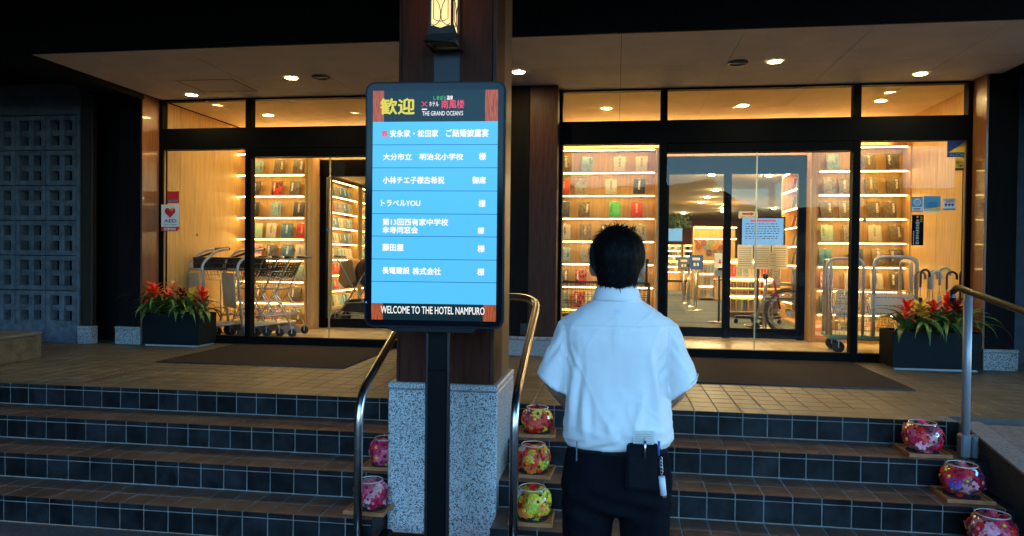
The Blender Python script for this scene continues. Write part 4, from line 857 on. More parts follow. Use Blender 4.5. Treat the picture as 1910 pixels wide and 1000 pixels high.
t, w, h = gsq('landscape_sticker', 'wide blue sticker with a sandy band and dark lettering', 'sticker', (1723, 366), (1754, 396), lblue_m); MB().prism([(0, h * .12), (w, h * .12), (w, h * .38), (w * .5, h * .26), (0, h * .20)], -.003, -.0018).build('sand_band', yel_m, t); rect(t, 0, w, 0, h * .1, white_i); lettering('感染防止', w * .25, w * .8, h * .48, h * .62, -.0034, blue_m, t, .01); lettering('対策実施店', w * .2, w * .85, h * .30, h * .44, -.0034, blue_m, t, .01)
t, w, h = gsq('safety_sticker', 'white sticker reading SAFETY with three dark marks', 'sticker', (1759, 370), (1782, 392), white_i); lettering('TEAM NAGASAKI', w * .1, w * .9, h * .80, h * .92, -.003, ink, t, .01); lettering('SAFETY', w * .2, w * .9, h * .62, h * .78, -.003, ink, t, .03)
for q in range(3):
    c0 = w * (.24 + .26 * q); MB().prism([(c0 - .016, h * .45), (c0, h * .45 + .016), (c0 + .016, h * .45), (c0, h * .45 - .016)], -.003, -.0018).build('star_mark', blue_m, t)
rect(t, 0, w, 0, h * .14, lblue_m)
t, w, h = gsq('black_notice', 'tall black vertical notice with a gold star and white characters', 'notice', (1701, 401), (1722, 458), mat('notice_black', (.003, .003, .003), .6, spec=.05))
st = [(w * .46 + (w * .12 if k % 2 == 0 else w * .05) * math.sin(k * math.pi / 5), h * .93 + (w * .12 if k % 2 == 0 else w * .05) * math.cos(k * math.pi / 5)) for k in range(10)]
MB().prism(st, -.003, -.0018).build('gold_star', yel_m, t)
for q, ch in enumerate('全国旅館組合会員之館'): lettering(ch, w * .34, w * .62, h * (.79 - .083 * q), h * (.855 - .083 * q), -.003, white_i, t, .01)
for q, ch in enumerate('長崎県'): lettering(ch, w * .70, w * .88, h * (.90 - .07 * q), h * (.955 - .07 * q), -.003, yel_m, t, .01)
for q in range(9): rect(t, w * .12, w * .2, h * (.04 + .05 * q), h * (.065 + .05 * q), white_i, 'print')
for (px_, py_, lb) in ((612, 428, 'small round mark on the sliding pane by the stroller'), (1612, 411, 'small round mark on the pane left of the stickers')):
    x, z = px3(px_, py_, 7.25); t = thing('pane_mark', lb, 'sticker', (x, 7.24, z)); MB().lathe([(.017, 0), (.017, .002)], 18, M=Matrix.Rotation(R(90), 4, 'X')).build('disc', mat('dot_blue_grey', (.10, .16, .24), .5), t)
# ---------------------------------------------------------------- flower troughs with bromeliads
def leaf_mesh(nm, L, w, up, droop, m, n=9, thick=.0012):
    p = Vector((0, 0, 0)); a = up; pts = []
    for i in range(n + 1):
        f = i / n; pts.append((p.copy(), w * (math.sin(math.pi * min(1, .22 + .78 * f)) ** .8) * (1 if f < .6 else 1 - ((f - .6) / .4) ** 2 * .97), a))
        a -= droop / n * (1 + 1.2 * f); p = p + Vector((math.cos(a), 0, math.sin(a))) * (L / n)
    mb = MB(); vs = []
    for (q, ww, a) in pts:
        nx, nz = -math.sin(a), math.cos(a)
        vs += [(q.x + nx * ww * .35, -ww, q.z + nz * ww * .35), (q.x, 0, q.z), (q.x + nx * ww * .35, ww, q.z + nz * ww * .35)]
    fs = []
    for i in range(n): b = i * 3; fs += [(b, b + 1, b + 4, b + 3), (b + 1, b + 2, b + 5, b + 4)]
    mb.add(vs, fs, 0, True); return mb.mesh(nm, m)
leaf_m = mat('bromeliad_leaf', (.085, .155, .035), .34, var=.35, vscale=9, rnd=.35)
leafs = [leaf_mesh('leaf', L, w, R(u), R(d), leaf_m) for (L, w, u, d) in ((.30, .018, 62, 85), (.27, .021, 75, 70), (.34, .016, 50, 80), (.24, .020, 40, 75), (.22, .019, 82, 45), (.38, .015, 64, 70))]
def bract_mesh(nm, m, h=.17, s=1.0, seed=1):
    rr = random.Random(seed); mb = MB(); mb.tube([(0, 0, -.12), (0, 0, h * .8)], [.009, .006], 6)
    for i in range(24):
        f = i / 23; z = h * (.02 + .80 * f); az = i * 2.4 + rr.uniform(-.2, .2); tilt = R(75 - 45 * f + rr.uniform(-8, 8)); L = s * (.125 - .030 * f); w = .0145 * s
        d = Vector((math.cos(az) * math.sin(tilt), math.sin(az) * math.sin(tilt), math.cos(tilt))); d2 = Vector((math.cos(az) * math.sin(tilt + .6), math.sin(az) * math.sin(tilt + .6), math.cos(tilt + .6))); sd = Vector((-math.sin(az), math.cos(az), 0)) * w; b = Vector((0, 0, z))
        m1 = b + d * L * .55; tip = m1 + d2 * L * .5; mb.add([b - sd * .6, b + sd * .6, m1 + sd, tip, m1 - sd, m1 - Vector((math.cos(az), math.sin(az), 0)) * .004], [(0, 1, 5), (1, 2, 5), (2, 3, 5), (3, 4, 5), (4, 0, 5)], 0, True)
    return mb.mesh(nm, m)
reds = mat('bract_red', (.80, .030, .012), .4, var=.2, vscale=30); yels = mat('bract_yellow', (.72, .50, .03), .4, var=.2, vscale=30); dreds = mat('bract_dark_red', (.22, .008, .012), .4); oras = mat('bract_coral', (.72, .14, .06), .4, col2=(.75, .35, .10), vscale=25)
def trough(label, x0, x1, y0, y1, plants, side):
    t = thing('flower_trough', label, 'planter', (x0, y0, LZ)); w, d = x1 - x0, y1 - y0; pm = mat('trough_dark_teal', (.0045, .008, .010), .6, spec=.12, var=.15, vscale=6); h = .345
    b = MB(); q = .012
    b.box(0, w, 0, q, 0.02, h).box(0, w, d - q, d, 0.02, h).box(0, q, q, d - q, 0.02, h).box(w - q, w, q, d - q, 0.02, h).box(q, w - q, q, d - q, 0.02, .06); b.build('box', pm, t, .003)
    MB().box(.02, w - .02, .02, d - .02, 0, .019).build('base', mat('pale_base', (.30, .33, .36), .7), t)
    MB().box(q + .001, w - q - .001, q + .001, d - q - .001, .06, h - .03).build('soil', mat('potting_soil', (.03, .02, .014), .95, var=.4, vscale=60, bump=1), t)
    for i, (px_, col, hz, words) in enumerate(plants):
        rr = random.Random(int(px_)); y = y0 + d * (.3 + .4 * ((i * 7) % 5) / 4); x = px2(px_, y); x = min(max(x, x0 + .06), x1 - .06)
        p = thing('bromeliad', words, 'plant', (x, y, LZ + h - .01), rr.uniform(0, 6), 'bromeliads in the ' + side + ' trough')
        mm = {'r': reds, 'y': yels, 'd': dreds, 'c': oras}[col]
        link('flower_bracts', bract_mesh('flower_bracts', mm, .15 * rr.uniform(.9, 1.1), 1.32, i), p, (0, 0, hz - .16), (R(rr.uniform(-10, 10)), R(rr.uniform(-10, 10)), 0))
        for k in range(15):
            o = link('leaf', leafs[rr.randrange(6)], p, (0, 0, rr.uniform(-.01, .02)), (0, R(rr.uniform(-12, 12)), k * 6.283 / 15 * 2.0 + rr.uniform(-.25, .25))); o.scale = [rr.uniform(1.1, 1.6)] * 3
trough('dark trough of red and yellow bromeliads beside the luggage trolleys', -4.94, -4.30, 6.82, 7.16, [(268, 'r', .30, 'scarlet bromeliad at the outer end of the trough by the heart sign'), (291, 'y', .25, 'yellow bromeliad next to the scarlet end one by the heart sign'), (312, 'r', .23, 'shorter scarlet bromeliad between the yellow and the coral one'), (328, 'c', .31, 'tall coral pink bromeliad in the middle of the trough'), (340, 'd', .25, 'dark crimson bromeliad in front of the coral one'), (357, 'y', .25, 'yellow bromeliad before the oak wall'), (379, 'r', .26, 'scarlet bromeliad at the trolley end of the trough')], 'left')
trough('dark trough of red and yellow bromeliads behind the grey handrail post', 2.47, 3.20, 6.78, 7.12, [(1692, 'r', .27, 'scarlet bromeliad at the doorway end of the trough by the handrail'), (1716, 'y', .27, 'big yellow bromeliad below the umbrellas'), (1728, 'y', .24, 'smaller yellow bromeliad next to the big yellow one'), (1748, 'r', .25, 'low scarlet bromeliad between the yellow ones and the handrail'), (1768, 'r', .33, 'tallest scarlet bromeliad beside the handrail end'), (1788, 'd', .28, 'crimson bromeliad hidden behind the handrail post'), (1812, 'r', .12, 'leafy bromeliad without open flower at the dark column end')], 'right')

# ---------------------------------------------------------------- flower bowls on wooden trays
bowl_glass = glass_mat('bowl_glass', (.97, .98, .97), 1.42, 0.06, .6)
tray_m = mat('tray_wood', (.46, .17, .06), .45, var=.2, vscale=8, stretch=(1, 8, 8)); tray_d = mat('tray_felt', (.035, .03, .03), .8)
lip_glass = mat('lip_glass', (.55, .48, .42), .12)
bc = {'red': (.72, .025, .012), 'yellow': (.75, .52, .03), 'pink': (.80, .13, .22), 'magenta': (.62, .012, .07), 'pale': (.72, .30, .34), 'purple': (.12, .05, .30), 'green': (.12, .28, .05), 'orange': (.80, .16, .02), 'white': (.7, .55, .5), 'dark': (.22, .01, .03), 'lime': (.40, .50, .05)}
bcm = {k: mat('petal_' + k, v, .45, var=.25, vscale=60, rnd=.15) for k, v in bc.items()}
def blossom(col, mid, k=9, big=1.0):
    mb = MB(); 
    for ring, (rr_, hh, kk) in enumerate(((.024, .002, k), (.015, .006, k - 2))):
        for i in range(kk):
            a = 6.283 * i / kk + ring * .3; ca, sa = math.cos(a), math.sin(a); r1 = rr_ * big; w = r1 * .34
            mb.add([(ca * .003, sa * .003, hh * .5), (ca * r1 * .6 - sa * w, sa * r1 * .6 + ca * w, hh), (ca * r1, sa * r1, hh - .004), (ca * r1 * .6 + sa * w, sa * r1 * .6 - ca * w, hh), (ca * r1 * .6, sa * r1 * .6, hh + .003)], [(0, 3, 4), (3, 2, 4), (2, 1, 4), (1, 0, 4)], 0, True)
    mb.ball((0, 0, .007), (.006, .006, .004), 1, 8); return mb.mesh('blossom', [bcm[col], bcm[mid]])
_bl = {}
def bowl(label, x, y, z, pal, top, seed, rad=.098, tray=True, yaw=0):
    rr = random.Random(seed)
    if tray:
        t = thing('wooden_tray', 'wooden tray under the ' + label.split(',')[0], 'tray', (x, y, z), yaw, 'wooden trays under the flower bowls'); s = .118
        MB().box(-s, s, -s, s, .001, .010).build('board', tray_m, t); b = MB(); b.box(-s, s, -s, -s + .012, .0105, .02).box(-s, s, s - .012, s, .0105, .02).box(-s, -s + .012, -s + .0125, s - .0125, .0105, .02).box(s - .012, s, -s + .0125, s - .0125, .0105, .02); b.build('rim', tray_m, t, .002); MB().lathe([(.088, .0105), (.088, .0125)], 32).build('felt_disc', tray_d, t)
    t = thing('flower_bowl', label, 'flower bowl', (x, y, z + .013), yaw, 'glass flower bowls on the steps'); prof = []; h = .172 * rad / .098; a0 = .50; a1 = 2.42
    for i in range(19): a = a0 + (a1 - a0) * i / 18; prof.append((rad * math.sin(a), rad * .93 * (math.cos(a0) - math.cos(a))))
    H = prof[-1][1]; prof.append((prof[-1][0] + .004, H + .006))
    MB().lathe(prof, 36, capt=False).build('bowl', bowl_glass, t); MB().tube([(prof[-1][0] * math.cos(i * .2618), prof[-1][0] * math.sin(i * .2618), prof[-1][1]) for i in range(24)], .0035, 6, closed=True).build('lip', lip_glass, t)
    cz = rad * .93 * math.cos(a0); core = MB().ball((0, 0, cz - .012), (rad * .72, rad * .72, rad * .70), 0, 18).build('leaf_bed', bcm['dark' if 'yellow' not in pal else 'green'], t)
    N = 46
    for i in range(N):
        u = .66 - 1.52 * (i + .5) / N; th = i * 2.399; s = math.sqrt(max(0, 1 - u * u)); n_ = Vector((s * math.cos(th), s * math.sin(th), u)); k = (pal[rr.randrange(len(pal))], rr.choice(('yellow', pal[0], pal[1], 'dark', 'dark')))
        if k not in _bl: _bl[k] = blossom(*k)
        rs = rad * .89; o = link('blossom', _bl[k], t, Vector((0, 0, cz)) + Vector((n_.x * rs, n_.y * rs, n_.z * rs * .9))); o.rotation_mode = 'QUATERNION'; o.rotation_quaternion = (n_ + Vector((rr.gauss(0, .25), rr.gauss(0, .25), rr.gauss(0, .25) + .1))).to_track_quat('Z', 'Y'); q = rr.uniform(1.25, 1.95); o.scale = (q, q, q)
    for i in range(7):
        a = i * 2.4; rq = .02 + .006 * (i % 3); o = link('blossom', _bl[rr.choice(list(_bl))] if not pal else _bl.setdefault((pal[i % 2], pal[0]), blossom(pal[i % 2], pal[0])), t, (rq * math.cos(a), rq * math.sin(a), H - .022), (rr.gauss(0, .3), rr.gauss(0, .3), a)); o.scale = (1.5, 1.5, 1.5)
    tb = MB()
    for i in range(40 if top else 0):
        a = i * 2.4; tl = .2 + 1.1 * (i / 40); d = Vector((math.cos(a) * math.sin(tl), math.sin(a) * math.sin(tl), math.cos(tl))); b = Vector((0, 0, H - .01)); e = Vector((-math.sin(a), math.cos(a), 0)) * .0035; L = rr.uniform(.032, .05)
        tb.add([b - e * .5, b + e * .5, b + d * L * .6 + e, b + d * L, b + d * L * .6 - e], [(0, 1, 2, 3, 4)])
    if top: tb.build('top_flower', bcm[top], t)
WR = ['red', 'orange', 'red', 'yellow', 'red', 'dark']; WY = ['yellow', 'yellow', 'yellow', 'red', 'lime', 'orange']; WP = ['pink', 'magenta', 'red', 'pink', 'magenta', 'red']
bowl('bowl of red flowers with a dark spiky bloom, right of the pillar', -.486, 4.50, NZ[1], WR, 'dark', 3, yaw=.05)
bowl('bowl of mixed yellow and red flowers, middle step right of the pillar', -.471, 4.165, NZ[2], ['red', 'yellow', 'orange', 'red', 'yellow', 'green'], None, 4, .100, yaw=-.04)
bowl('bowl of mostly yellow flowers, lowest step right of the pillar', -.437, 3.83, NZ[3], WY, 'red', 5, .102, yaw=.03)
bowl('bowl of pink flowers half hidden behind the granite plinth', -1.375, 4.15, NZ[2], WP, None, 6, yaw=.06)
bowl('bowl of pale pink flowers, beside the steel rail left of the plinth', -1.355, 3.83, NZ[3], ['pink', 'pale', 'magenta', 'red', 'pale'], None, 7, .095, yaw=-.03)
bowl('bowl of crimson flowers beside the foot of the grey post', 1.80, 4.47, NZ[1], ['magenta', 'red', 'pink', 'dark', 'pale'], 'pink', 8, .105, yaw=.02)
bowl('bowl of purple and magenta flowers on the step below the post', 1.875, 4.15, NZ[2], ['magenta', 'pale', 'purple', 'red', 'dark'], 'pale', 9, .105, yaw=-.03)
bowl('bowl of pink and crimson flowers at the lower right corner', 1.86, 3.80, NZ[3], ['pink', 'red', 'magenta', 'pale'], 'pink', 10, .108, yaw=.04)

# ---------------------------------------------------------------- handrails
rail = [(-1.345, 3.60, .001), (-1.345, 3.60, .83), (-1.345, 4.70, 1.32), (-.508, 4.70, 1.32), (-.508, 3.60, .83), (-.508, 3.60, .001)]
P_ = [Vector(p) for p in rail]; pts = [P_[0]] + bez([P_[1] + Vector((0, 0, -.16)), P_[1], P_[1] + (P_[2] - P_[1]).normalized() * .16], 8) + bez([P_[2] + (P_[1] - P_[2]).normalized() * .17, P_[2], P_[2] + Vector((.17, 0, 0))], 8) + bez([P_[3] + Vector((-.17, 0, 0)), P_[3], P_[3] + (P_[4] - P_[3]).normalized() * .17], 8) + bez([P_[4] + (P_[3] - P_[4]).normalized() * .16, P_[4], P_[4] + Vector((0, 0, -.16))], 8) + [P_[5]]
t = thing('handrail', 'brushed steel handrail looping around the granite based pillar', 'handrail', (-.96, 3.60, 0)); MB().tube([p - Vector((-.96, 3.60, 0)) for p in pts], .0235, 16).build('rail', steel, t)
for x in (-.385, .452): MB().lathe([(.045, 0.001), (.045, .006), (.026, .012)], 20, c=(x, 0, 0)).build('floor_flange', steel, t)
t = thing('handrail', 'grey post handrail with a dark wooden grip at the ramp corner', 'handrail', (2.004, 4.404, NZ[1])); zt = 1.40 - NZ[1]
MB().tube([(0, 0, .1), (0, 0, zt)], .0225, 18).build('post', mat('grey_painted_post', (.33, .34, .37), .4, metal=.4), t); MB().box(-.034, .02, -.034, .034, 0, .135).build('sleeve', mat('sleeve_grey', (.14, .14, .15), .6), t, .01); MB().box(.024, .06, -.03, .03, 0, .13).build('sleeve', mat('sleeve_grey2', (.10, .10, .105), .6), t, .008)
o = t.location; gp = [px3(1778, 570, 4.40), px3(1778, 540, 4.40), px3(1800, 541, 4.38)]
def g3(px, py, Y): x, z = px3(px, py, Y); return Vector((x, Y, z)) - o
MB().tube(fillet([g3(1777, 545, 4.42), g3(1785, 536, 4.41), g3(1910, 581, 3.85), g3(2140, 668, 3.1)], .03), .0185, 14).build('wooden_grip', mat('rail_wood', (.045, .018, .010), .35, coat=.1), t)
MB().tube([g3(1777, 541, 4.42), g3(1777, 563, 4.42)], .017, 14).build('end_cap', black_gloss, t); MB().tube([g3(1777, 553, 4.42), g3(1777, 555, 4.42)], .0185, 14).build('cap_ring', steel, t); MB().tube([(0, 0, zt - .01), (.0, 0, zt + .03)], .009, 10).build('bracket', steel, t)

# ---------------------------------------------------------------- lantern on the pillar
t = thing('wall_lantern', 'lit wall lantern with curved black metalwork high on the pillar', 'lantern', (-.953, 3.915, 2.70)); iron = mat('black_iron', (.015, .013, .012), .5)
YF = -.165; x0, x1 = -.062, .062; zb0 = .135; zt0 = .72
sh = MB().box(x0 + .006, x1 - .006, YF + .008, -.012, zb0 - .03, zt0).build('glass_shade', None or emit('lantern_glow', (1.0, .64, .28), 1.55 * EX), t, .004)
MB().box(-.028, .028, YF + .04, YF + .075, .30, .66)
b = MB()
for (x, y) in ((x0, YF), (x1, YF), (x0, -.006), (x1, -.006)): b.box(x - .007, x + .007, y - .006, y + .006, .09, zt0)
b.prism([(x0 - .012, .085), (x1 + .012, .085), (x1 + .006, .128), (x1 - .02, .132), (.0, .118), (x0 + .02, .132), (x0 - .006, .128)], YF - .008, YF + .002)
M90 = Matrix(((0, -1, 0, 0), (1, 0, 0, 0), (0, 0, 1, 0), (0, 0, 0, 1)))
for s in (x0 - .008, x1 + .001): b.prism([(YF, .085), (-.004, .085), (-.004, .13), (-.03, .128), (YF / 2, .115), (YF + .02, .13), (YF, .13)], s, s + .007, M=YX)
b.tube([(x0 - .02, YF - .016, .045), (x1 + .02, YF - .016, .045), (x1 + .02, .0, .045), (x0 - .02, .0, .045)], .011, 6, closed=True)
for (xa, xb, ya, yb) in ((x0 - .02, x1 + .02, YF - .016, YF - .006), ): b.add([(x0 - .024, YF - .018, .045), (x1 + .024, YF - .018, .045), (x1 + .012, YF - .008, .088), (x0 - .012, YF - .008, .088)], [(0, 1, 2, 3)])
for s in (-1, 1):
    xe, xi = (x0 - .024, x0 - .012) if s < 0 else (x1 + .024, x1 + .012); b.add([(xe, YF - .018, .045), (xe, .0, .045), (xi, 0, .088), (xi, YF - .008, .088)], [(0, 1, 2, 3)])
b.box(x0 - .01, x1 + .01, YF - .01, 0, zt0, zt0 + .05); b.box(-.05, .05, -.012, .0, .1, zt0 + .02)
b.build('frame', iron, t)
def deco(fn):
    b = MB(); r = .0022
    A = [fn(-.040, .70), fn(-.040, .168)] + [fn(x, .168 - .014 * (1 - (x / .04) ** 2)) for x in (-.02, 0, .02)] + [fn(.040, .168), fn(.040, .70)]
    b.tube(A, r, 6)
    for s in (-1, 1):
        b.tube([fn(s * x, z) for x, z in ((.058, .268), (.046, .278), (.036, .279), (.022, .266), (.010, .243), (.003, .215), (.001, .19))], r, 6); b.tube([fn(s * x, z) for x, z in ((.001, .19), (.003, .165), (.012, .150), (.026, .138), (.040, .134), (.052, .141))], r, 6)
    return b.build('metalwork', iron, t)
deco(lambda x, z: (x, YF - .004, z)); deco(lambda x, z: (x1 + .004, YF / 2 + x * 1.15, z))
MB().box(x0, x1, YF + .01, -.01, .06, .064).build('bottom_glass', mat('amber_glass', (.5, .30, .12), .3), t)

# ---------------------------------------------------------------- welcome screen
SX, SY, SZC = -.868, 3.315, 1.830; s_ = 3.395 / 1321
t = thing('welcome_screen', 'tall portrait welcome screen with white Japanese lines on sky blue', 'display', (SX, SY, 0), R(3.4))
def L(px, py): return ((px - 812.5) * s_ , SZC - (py - 383) * s_)
hw, hh = .341, .592
def rr_poly(hw, hh, r, cz): 
    out = []
    for (cx_, cz_, a0) in ((hw - r, hh - r, 0), (-hw + r, hh - r, 90), (-hw + r, -hh + r, 180), (hw - r, -hh + r, 270)):
        for k in range(7): a = R(a0 + 15 * k); out.append((cx_ + r * math.cos(a), cz + cz_ + r * math.sin(a)))
    return out
bez_m = mat('bezel_glass', (.0012, .0028, .0065), .12, spec=.12); cas = mat('screen_casing', (.005, .006, .008), .45, spec=.2)
MB().prism(rr_poly(hw, hh, .045, SZC), 0, .062).build('casing', cas, t, .006, 2)
MB().prism(rr_poly(hw - .010, hh - .010, .038, SZC), -.003, -.0008).build('front_glass', bez_m, t)
E1 = EX
cyan = emit('screen_cyan', (.095, .56, 1.0), 1.04 * E1); sdark = emit('screen_header', (.006, .024, .036), 1.0 * E1); swhite = emit('screen_white', (1, 1, 1), 1.05 * E1); syel = emit('screen_yellow', (.75, .68, .05), 1.0 * E1); sred = emit('screen_red', (.85, .03, .07), 1.0 * E1); spink = emit('screen_pinkred', (.95, .08, .16), 1.0 * E1); sgreen = emit('screen_green', (.10, .62, .22), 1.0 * E1); sline = emit('screen_line', (.01, .10, .35), 1.0 * E1)
swood = emit('screen_wood', (.36, .075, .03), 1.0 * E1); nt = swood.node_tree; wv = nt.nodes.new('ShaderNodeTexNoise'); g_ = nt.nodes.new('ShaderNodeNewGeometry'); v_ = nt.nodes.new('ShaderNodeVectorMath'); v_.operation = 'MULTIPLY'; v_.inputs[1].default_value = (180, 180, 4); nt.links.new(g_.outputs['Position'], v_.inputs[0]); nt.links.new(v_.outputs[0], wv.inputs['Vector']); rp = nt.nodes.new('ShaderNodeValToRGB'); rp.color_ramp.elements[0].position = .35; rp.color_ramp.elements[0].color = (.16, .02, .012, 1); rp.color_ramp.elements[1].position = .65; rp.color_ramp.elements[1].color = (.62, .16, .06, 1); nt.links.new(wv.outputs[0], rp.inputs[0]); nt.links.new(rp.outputs[0], nt.nodes['Principled BSDF'].inputs['Emission Color'])
def R2(px0, py0, px1, py1, m, nm, y=-.0045, dy=.0008):
    a, z1 = L(px0, py0); b, z0 = L(px1, py1); return MB().box(a, b, y - dy, y, z0, z1).build(nm, m, t)
R2(695, 170, 931, 228, sdark, 'header_band'); R2(695, 228, 931, 568, cyan, 'list_field'); R2(695, 568, 931, 599, sdark, 'footer_band')
for a in ((695, 170, 716, 228), (907, 170, 931, 228), (695, 568, 717, 599), (907, 568, 931, 599)): R2(*a, swood, 'wood_border', -.0056)
for y in (271, 314, 357, 400, 442, 485, 527): R2(695, y - .5, 931, y + .6, sline, 'divider', -.0056, .0005)
def T(s, x0, y0, x1, y1, m, bold=.02):
    a, z1 = L(x0, y0); b, z0 = L(x1, y1); return lettering(s, a, b, z0, z1, -.0070, m, t, bold)
T('歓迎', 709, 184, 775, 215, syel, .03); T('しまばら', 810, 180, 834, 188, sgreen, .01); T('温泉', 835, 180, 847, 188, swhite, .02); T('ホテル', 802, 191, 820, 200, swhite, .01); T('南風楼', 825, 188, 868, 204, spink, .012); T("THE GRAND OCEAN'S", 789, 208.5, 866, 217, swhite, .004)
a, z = L(793, 195.5)
for s in (-1, 1): MB().tube([(a + s * .013, -.0062, z + .011), (a + s * .003, -.0062, z + .004), (a + s * .003, -.0062, z - .004), (a + s * .013, -.0062, z - .011)], .0022, 6, flat=1).build('emblem_stroke', spink, t)
R2(788, 204, 798, 206, swhite, 'emblem_caption', -.0056, .0005)
for (s, x0, x1, y0, y1, m) in (('寿', 711, 724, 244, 258, spink), ('安永家・松田家', 728, 820, 243, 257, swhite), ('ご結婚披露宴', 834, 914, 242, 257, swhite), ('大分市立', 715, 770, 287, 300, swhite), ('明治北小学校', 785, 867, 287, 300, swhite), ('様', 896, 910, 286, 300, swhite), ('小林チエ子様古希祝', 715, 832, 330, 344, swhite), ('御席', 884, 910, 330, 344, swhite), ('トラベルYOU', 712, 787, 374, 386, swhite), ('様', 896, 910, 373, 387, swhite), ('第13回西有家中学校', 715, 840, 408.5, 422, swhite), ('傘寿同窓会', 715, 783, 423.5, 437, swhite), ('様', 895, 908, 424, 437, swhite), ('藤田屋', 715, 756, 456, 470, swhite), ('様', 895, 909, 457, 471, swhite), ('長電建設', 715, 768, 499.5, 513, swhite), ('株式会社', 773, 827, 500, 514, swhite), ('様', 895, 909, 500, 514, swhite)): T(s, x0, y0, x1, y1, m, .032)
T('WELCOME TO THE HOTEL NAMPURO', 713, 573, 910, 587, swhite, .012)
a, z = L(684.5, 567); MB().ball((a, -.003, z), (.0035, .002, .0035), 0, 8).build('power_light', emit('blue_diode', (.05, .12, 1), 3 * EX), t)
pm = mat('stand_black', (.0022, .0025, .003), .45, spec=.1)
MB().box(-.16, .16, .063, .09, SZC - .35, SZC + .2).build('mount_plate', pm, t, .004)
MB().box(-.05, .062, .10, .15, .07, SZC + .1).build('column', pm, t, .006); MB().box(-.054, -.04, .085, .099, .07, SZC - .3).box(.052, .066, .085, .099, .07, SZC - .3).build('column_edge', mat('stand_edge', (.006, .007, .009), .35), t, .003)
MB().box(-.04, .052, .088, .099, .07, 1.02).build('cable_cover', pm, t, .003)
MB().prism([(-.2, SZC - hh - .02), (.19, SZC - hh - .02), (.21, SZC - hh - .001), (-.22, SZC - hh - .001)], .002, .06).build('lower_speaker_bar', cas, t)
for s in (-.33, .33): MB().box(s - .03, s + .03, -.30, .44, .055, .085).build('foot', pm, t, .008)
MB().box(-.30, .30, .08, .20, .055, .085).build('cross_bar', pm, t, .006)
for s in (-.33, .33):
    for y in (-.26, .40): wheel(t, s, y, .027, .027, .03, False, 'castor')
# ---------------------------------------------------------------- the man in the white shirt
MX, MY = .004, 2.33
def remeshed(mb, name, vox, mats, parent, smooth=3, disp=None, loc=(0, 0, 0)):
    me = mb.mesh('tmp', mats); o = link('tmp', me); m = o.modifiers.new('r', 'REMESH'); m.mode = 'VOXEL'; m.voxel_size = vox; m.use_smooth_shade = True
    if smooth: s = o.modifiers.new('s', 'SMOOTH'); s.factor = .5; s.iterations = smooth
    dg = bpy.context.evaluated_depsgraph_get(); out = bpy.data.meshes.new_from_object(o.evaluated_get(dg)); bpy.data.objects.remove(o); out.name = name
    if not out.materials:
        for q in (mats if isinstance(mats, list) else [mats]): out.materials.append(q)
    if disp:
        nr = [v.normal.copy() for v in out.vertices]
        for v, n in zip(out.vertices, nr): v.co += n * disp(v.co)
    for p in out.polygons: p.use_smooth = True
    out.update(); return link(name, out, parent, loc)
def ell(z, cx_, cy_, rx, ry, n=28, e=2.3, tilt=0):
    out = []
    for j in range(n):
        a = 6.28318 * j / n; c, s = math.cos(a), math.sin(a); x = rx * math.copysign(abs(c) ** (2 / e), c); y = ry * math.copysign(abs(s) ** (2 / e), s); out.append((cx_ + x, cy_ + y, z + tilt * x))
    return out
def limb(mb, pts, rads, n=16): mb.tube(pts, rads, n); return mb
skin = mat('skin', (.42, .22, .14), .5, var=.08, vscale=30); shirt_m = mat('white_shirt_cloth', (.74, .71, .69), .8, var=.03, vscale=12, bump=.25, bscale=700, sheen=.15); trous_m = mat('dark_navy_trousers', (.0045, .005, .007), .9, spec=.05, var=.2, vscale=20, bump=.2, bscale=500); hair_m = mat('black_hair', (.003, .0028, .003), .6, spec=.1)
man = thing('person', 'man seen from behind in white short sleeved shirt and dark trousers', 'person', (MX, MY, 0))
b = MB()
b.ball((0, 0, 1.578), (.076, .096, .108), 0, 24); b.ball((0, .045, 1.530), (.060, .062, .068), 0, 20)              # skull, jaw
b.ball((0, .112, 1.553), (.013, .018, .020), 0, 10); b.tube([(0, .092, 1.590), (0, .116, 1.556)], [.008, .012], 8)   # nose
b.ball((0, .098, 1.518), (.024, .010, .008), 0, 10); b.ball((0, .093, 1.482), (.022, .016, .016), 0, 10)
for s in (-1, 1):
    b.ball((s * .031, .088, 1.582), (.015, .010, .010), 0, 10); b.ball((s * .030, .094, 1.600), (.020, .008, .006), 0, 8)
    b.ball((s * .081, .006, 1.552), (.010, .019, .031), 0, 12, rot=Matrix.Rotation(s * .35, 3, 'Z')); b.ball((s * .080, .004, 1.530), (.008, .010, .010), 0, 8)
b.tube([(0, -.012, 1.56), (0, -.010, 1.48), (0, -.012, 1.40)], [.058, .056, .068], 20)
b.rings([ell(z, 0, 0, rx, ry) for z, rx, ry in ((.84, .135, .085), (.95, .135, .09), (1.08, .14, .09), (1.22, .160, .10), (1.33, .175, .10), (1.40, .12, .085), (1.43, .06, .06))])
